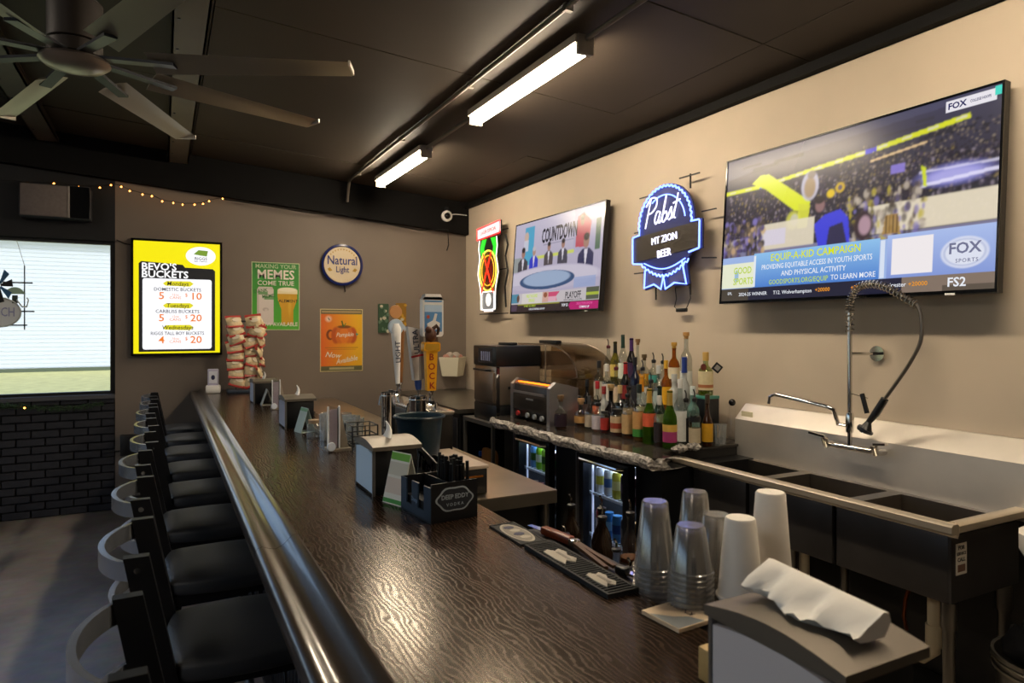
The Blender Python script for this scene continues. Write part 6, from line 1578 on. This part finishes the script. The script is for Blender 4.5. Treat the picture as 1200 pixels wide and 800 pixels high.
pw1 = M('print_white', '#e4dcd2', .5); pb1 = M('print_black', '#1c1c16', .5)
lettering(ps, 'MAKING YOUR', 0, .287, .058, M('print_palegreen', '#b8c9a0', .5), -.008, .01, sx=.95); lettering(ps, 'MEMES', 0, .205, .125, pw1, -.008, .04, sx=.92); lettering(ps, 'COME TRUE', 0, .125, .062, pw1, -.008, .02, sx=1.0)
lettering(ps, 'DANK', -.14, .05, .045, M('print_green', '#2c6e2a', .5), -.008, .03, rot=R(8)); lettering(ps, 'MEME', -.07, .0, .045, M('print_green'), -.008, .03, rot=R(8))
lettering(ps, 'ALEMENT', .115, -.045, .042, pb1, -.008, .02); lettering(ps, 'NOW AVAILABLE', .02, -.272, .052, pw1, -.008, .03, sx=.9)

# --- pumpkin poster
pk = thing('pumpkin_poster', 'orange poster with a pumpkin shaped mug on the back wall', 'poster', (1.60, D, 1.475))
pw_, ph_ = .43, .63
MB().box(-pw_ / 2, pw_ / 2, -.006, 0, -ph_ / 2, ph_ / 2).build('sheet', M('poster_edge2', '#c9b98a', .5), pk, False)
cv = Canvas(pw_ - .016, ph_ - .016, 130, '#e0981c')
t_ = np.clip(cv.U * 1.1, 0, 1)[..., None]; cv.a = np.array(lin('#d9601c')) * (1 - t_) + np.array(lin('#e3ad1a')) * t_
cv.rect(0, 1, .93, 1, '#5c5a3a'); cv.rect(0, 1, 0, .075, '#5c5a3a'); cv.rect(.2, .8, .02, .055, '#c9c090', .6); cv.rect(.02, .98, .95, .98, '#c9a878', .5)
cv.ell(.18, .85, .1, .065, '#e8e0d4', .8, .8); cv.line((.17, .87), (.21, .83), .008, '#4a3a3c')
cv.ell(.22, .59, .1, .09, '#7a3a10', 1, .1); cv.ell(.24, .59, .06, .06, '#df7a1e', 1, .1)
for k, du in enumerate((-.2, .2, -.1, .1, 0)): cv.ell(.56 + du, .58, .13, .155, ['#b9521a', '#b9521a', '#cf6a1e', '#cf6a1e', '#de7c26'][k], 1, .25)
cv.ell(.56, .72, .2, .03, '#6b3a12', .9, .3); cv.line((.54, .72), (.5, .82), .012, '#3f5a22'); cv.line((.55, .73), (.6, .78), .008, '#5a7a2a'); cv.poly([(.84, .62), (.92, .6), (.86, .57)], '#3f8a7a')
cv.rect(.1, .9, .37, .385, '#8a5a1c', .5); cv.rect(.15, .85, .345, .355, '#8a5a1c', .5)
cv.build('print', attr_mat('poster_print'), pk, -pw_ / 2 + .008, -ph_ / 2 + .008, -.0068)
lettering(pk, 'Pumpkin', .03, .055, .06, pw1, -.008, .02, shear=.35, rot=R(2), sx=.85)
lettering(pk, 'Now', -.09, -.15, .075, pw1, -.008, .02, shear=.3, rot=R(-6)); lettering(pk, 'Available', .05, -.2, .072, pw1, -.008, .02, shear=.3, rot=R(10), sx=.85)

# --- round beer sign
rn = thing('round_sign', 'round cream beer sign with dark blue rim on the back wall', 'sign', (1.60, D, 2.235))
MB().lathe([(.205, 0), (.212, -.02), (.208, -.04), (.19, -.045), (.182, -.03), (.001, -.03)], 48, ax='y').build('rim', M('sign_blue', '#16225e', .25), rn)
MB().lathe([(.183, -.0305), (.18, -.034), (.001, -.036)], 48, ax='y').build('face', M('sign_cream', '#cbbb9e', .4), rn)
bl = M('print_blue', '#1f2c72', .4); gd = M('print_gold', '#a5812c', .4)
lettering(rn, 'Natural', 0, .04, .125, bl, -.0375, .025, sx=.8, ext=.001); lettering(rn, 'Light', .0, -.05, .085, bl, -.0375, .02, sx=.8, ext=.001)
for s_ in (-1, 1): flat(rn, 'gold_leaf', [(s_ * .1, -.06), (s_ * .125, -.03), (s_ * .15, -.045), (s_ * .13, -.07)], gd, -.0375, -.035)
for k in range(14):
    a = R(20 + 140 * k / 13); flat(rn, 'rim_letter', ell(.155 * math.cos(a), .155 * math.sin(a), .006, .008, 8), gd, -.0368, -.034)
MB().tube([(.02, -.01, -.2), (.03, -.012, -.24), (.035, -.012, -.27)], .005, 6).build('cord', black_pl, rn)

# --- unlit sign hanging in the window
bs = thing('window_sign', 'unlit oval beer sign on a black frame hanging in the window', 'sign', (-1.195, D + .0, 1.85))
bs.scale = (.62, 1, .95)
y_ = -.03
for (x0, z0, x1, z1) in ((.27, -.28, .27, .28), (-.27, -.28, -.27, .28), (-.34, .13, .36, .13), (-.3, -.24, .3, -.24), (-.34, -.12, .38, -.12)): MB().bar((x0, y_, z0), (x1, y_, z1), .016, .012).build('frame_rod', black_pl, bs, False)
MB().prism(ell(0, -.13, .24, .13, 32), y_ - .02, y_).build('oval', M('sign_white', '#d9dde0', .4), bs, False)
MB().tube([(x, y_ - .022, z) for x, z in ell(0, -.13, .235, .125, 40)], .007, 6, True).build('oval_tube', M('tube_white', '#b9beb9', .3), bs)
lettering(bs, 'BUSCH', 0, -.13, .11, M('tube_lilac', '#9aa0c4', .4), y_ - .024, .02, ext=.002)
MB().prism(ell(.17, .03, .1, .06, 18, 0, PI), y_ - .02, y_).build('lantern', M('tube_green', '#9ab8a4', .4), bs, False)
MB().prism(rect(.14, .2, -.05, .02), y_ - .024, y_ - .01).build('lantern_box', M('sign_dark', '#33403c', .4), bs, False)
for k in range(8):
    a = R(10 + k * 45); MB().prism([(.02 * math.cos(a + .4), .1 + .02 * math.sin(a + .4)), (.15 * math.cos(a + .22), .1 + .15 * math.sin(a + .22)), (.15 * math.cos(a - .22), .1 + .15 * math.sin(a - .22)), (.02 * math.cos(a - .4), .1 + .02 * math.sin(a - .4))], y_ - .03, y_ - .012).build('star_ray', M('star_blue', '#2c5f8a', .4) if k % 2 else black_pl, bs, False)
MB().tube([(.19, y_ - .025, -.02), (.25, y_ - .025, -.08), (.3, y_ - .025, -.08), (.32, y_ - .025, -.02), (.3, y_ - .025, .0)], .008, 6).build('side_tube', M('tube_white'), bs)
MB().tube([(.27, y_, .28), (.2, y_, .46), (.18, y_, .5)], .003, 5).build('hanging_wire', galv, bs)
MB().tube([(-.27, y_, .28), (-.2, y_, .46), (-.18, y_, .5)], .003, 5).build('hanging_wire', galv, bs)

# --- garland along the sill
gd_ = thing('garland', 'green tinsel garland with tiny lights draped along the window sill', 'garland', (-1.5, D - .05, 1.0))
gp = [(-1.2 + k * .08, -.01 - .01 * (k % 2), -.03 - .05 * abs(math.sin(k * .33)) ) for k in range(29)]
MB().tube(gp, .006, 6).build('stem', M('garland_stem', '#22301c', .7), gd_)
mb = MB()
for k in range(1500):
    p = gp[random.randrange(len(gp) - 1)]; q = Vector(p) + Vector((random.uniform(0, .08), random.uniform(-.012, .012), random.uniform(-.015, .015)))
    d = Vector((random.uniform(-1, 1), random.uniform(-1, .3), random.uniform(-1, 1))).normalized() * random.uniform(.02, .04); s_ = d.orthogonal().normalized() * .003
    mb.add([q - s_, q + s_, q + d], [(0, 1, 2)])
nd = mb.build('needles', M('garland_green', '#2f4a2c', .7), gd_, False); nd['kind'] = 'stuff'
for k in (3, 10, 17, 21): MB().sphere(.007, (gp[k][0], -.03, gp[k][2]), 8, 6).build('bulb', M('warm_bulb'), gd_)
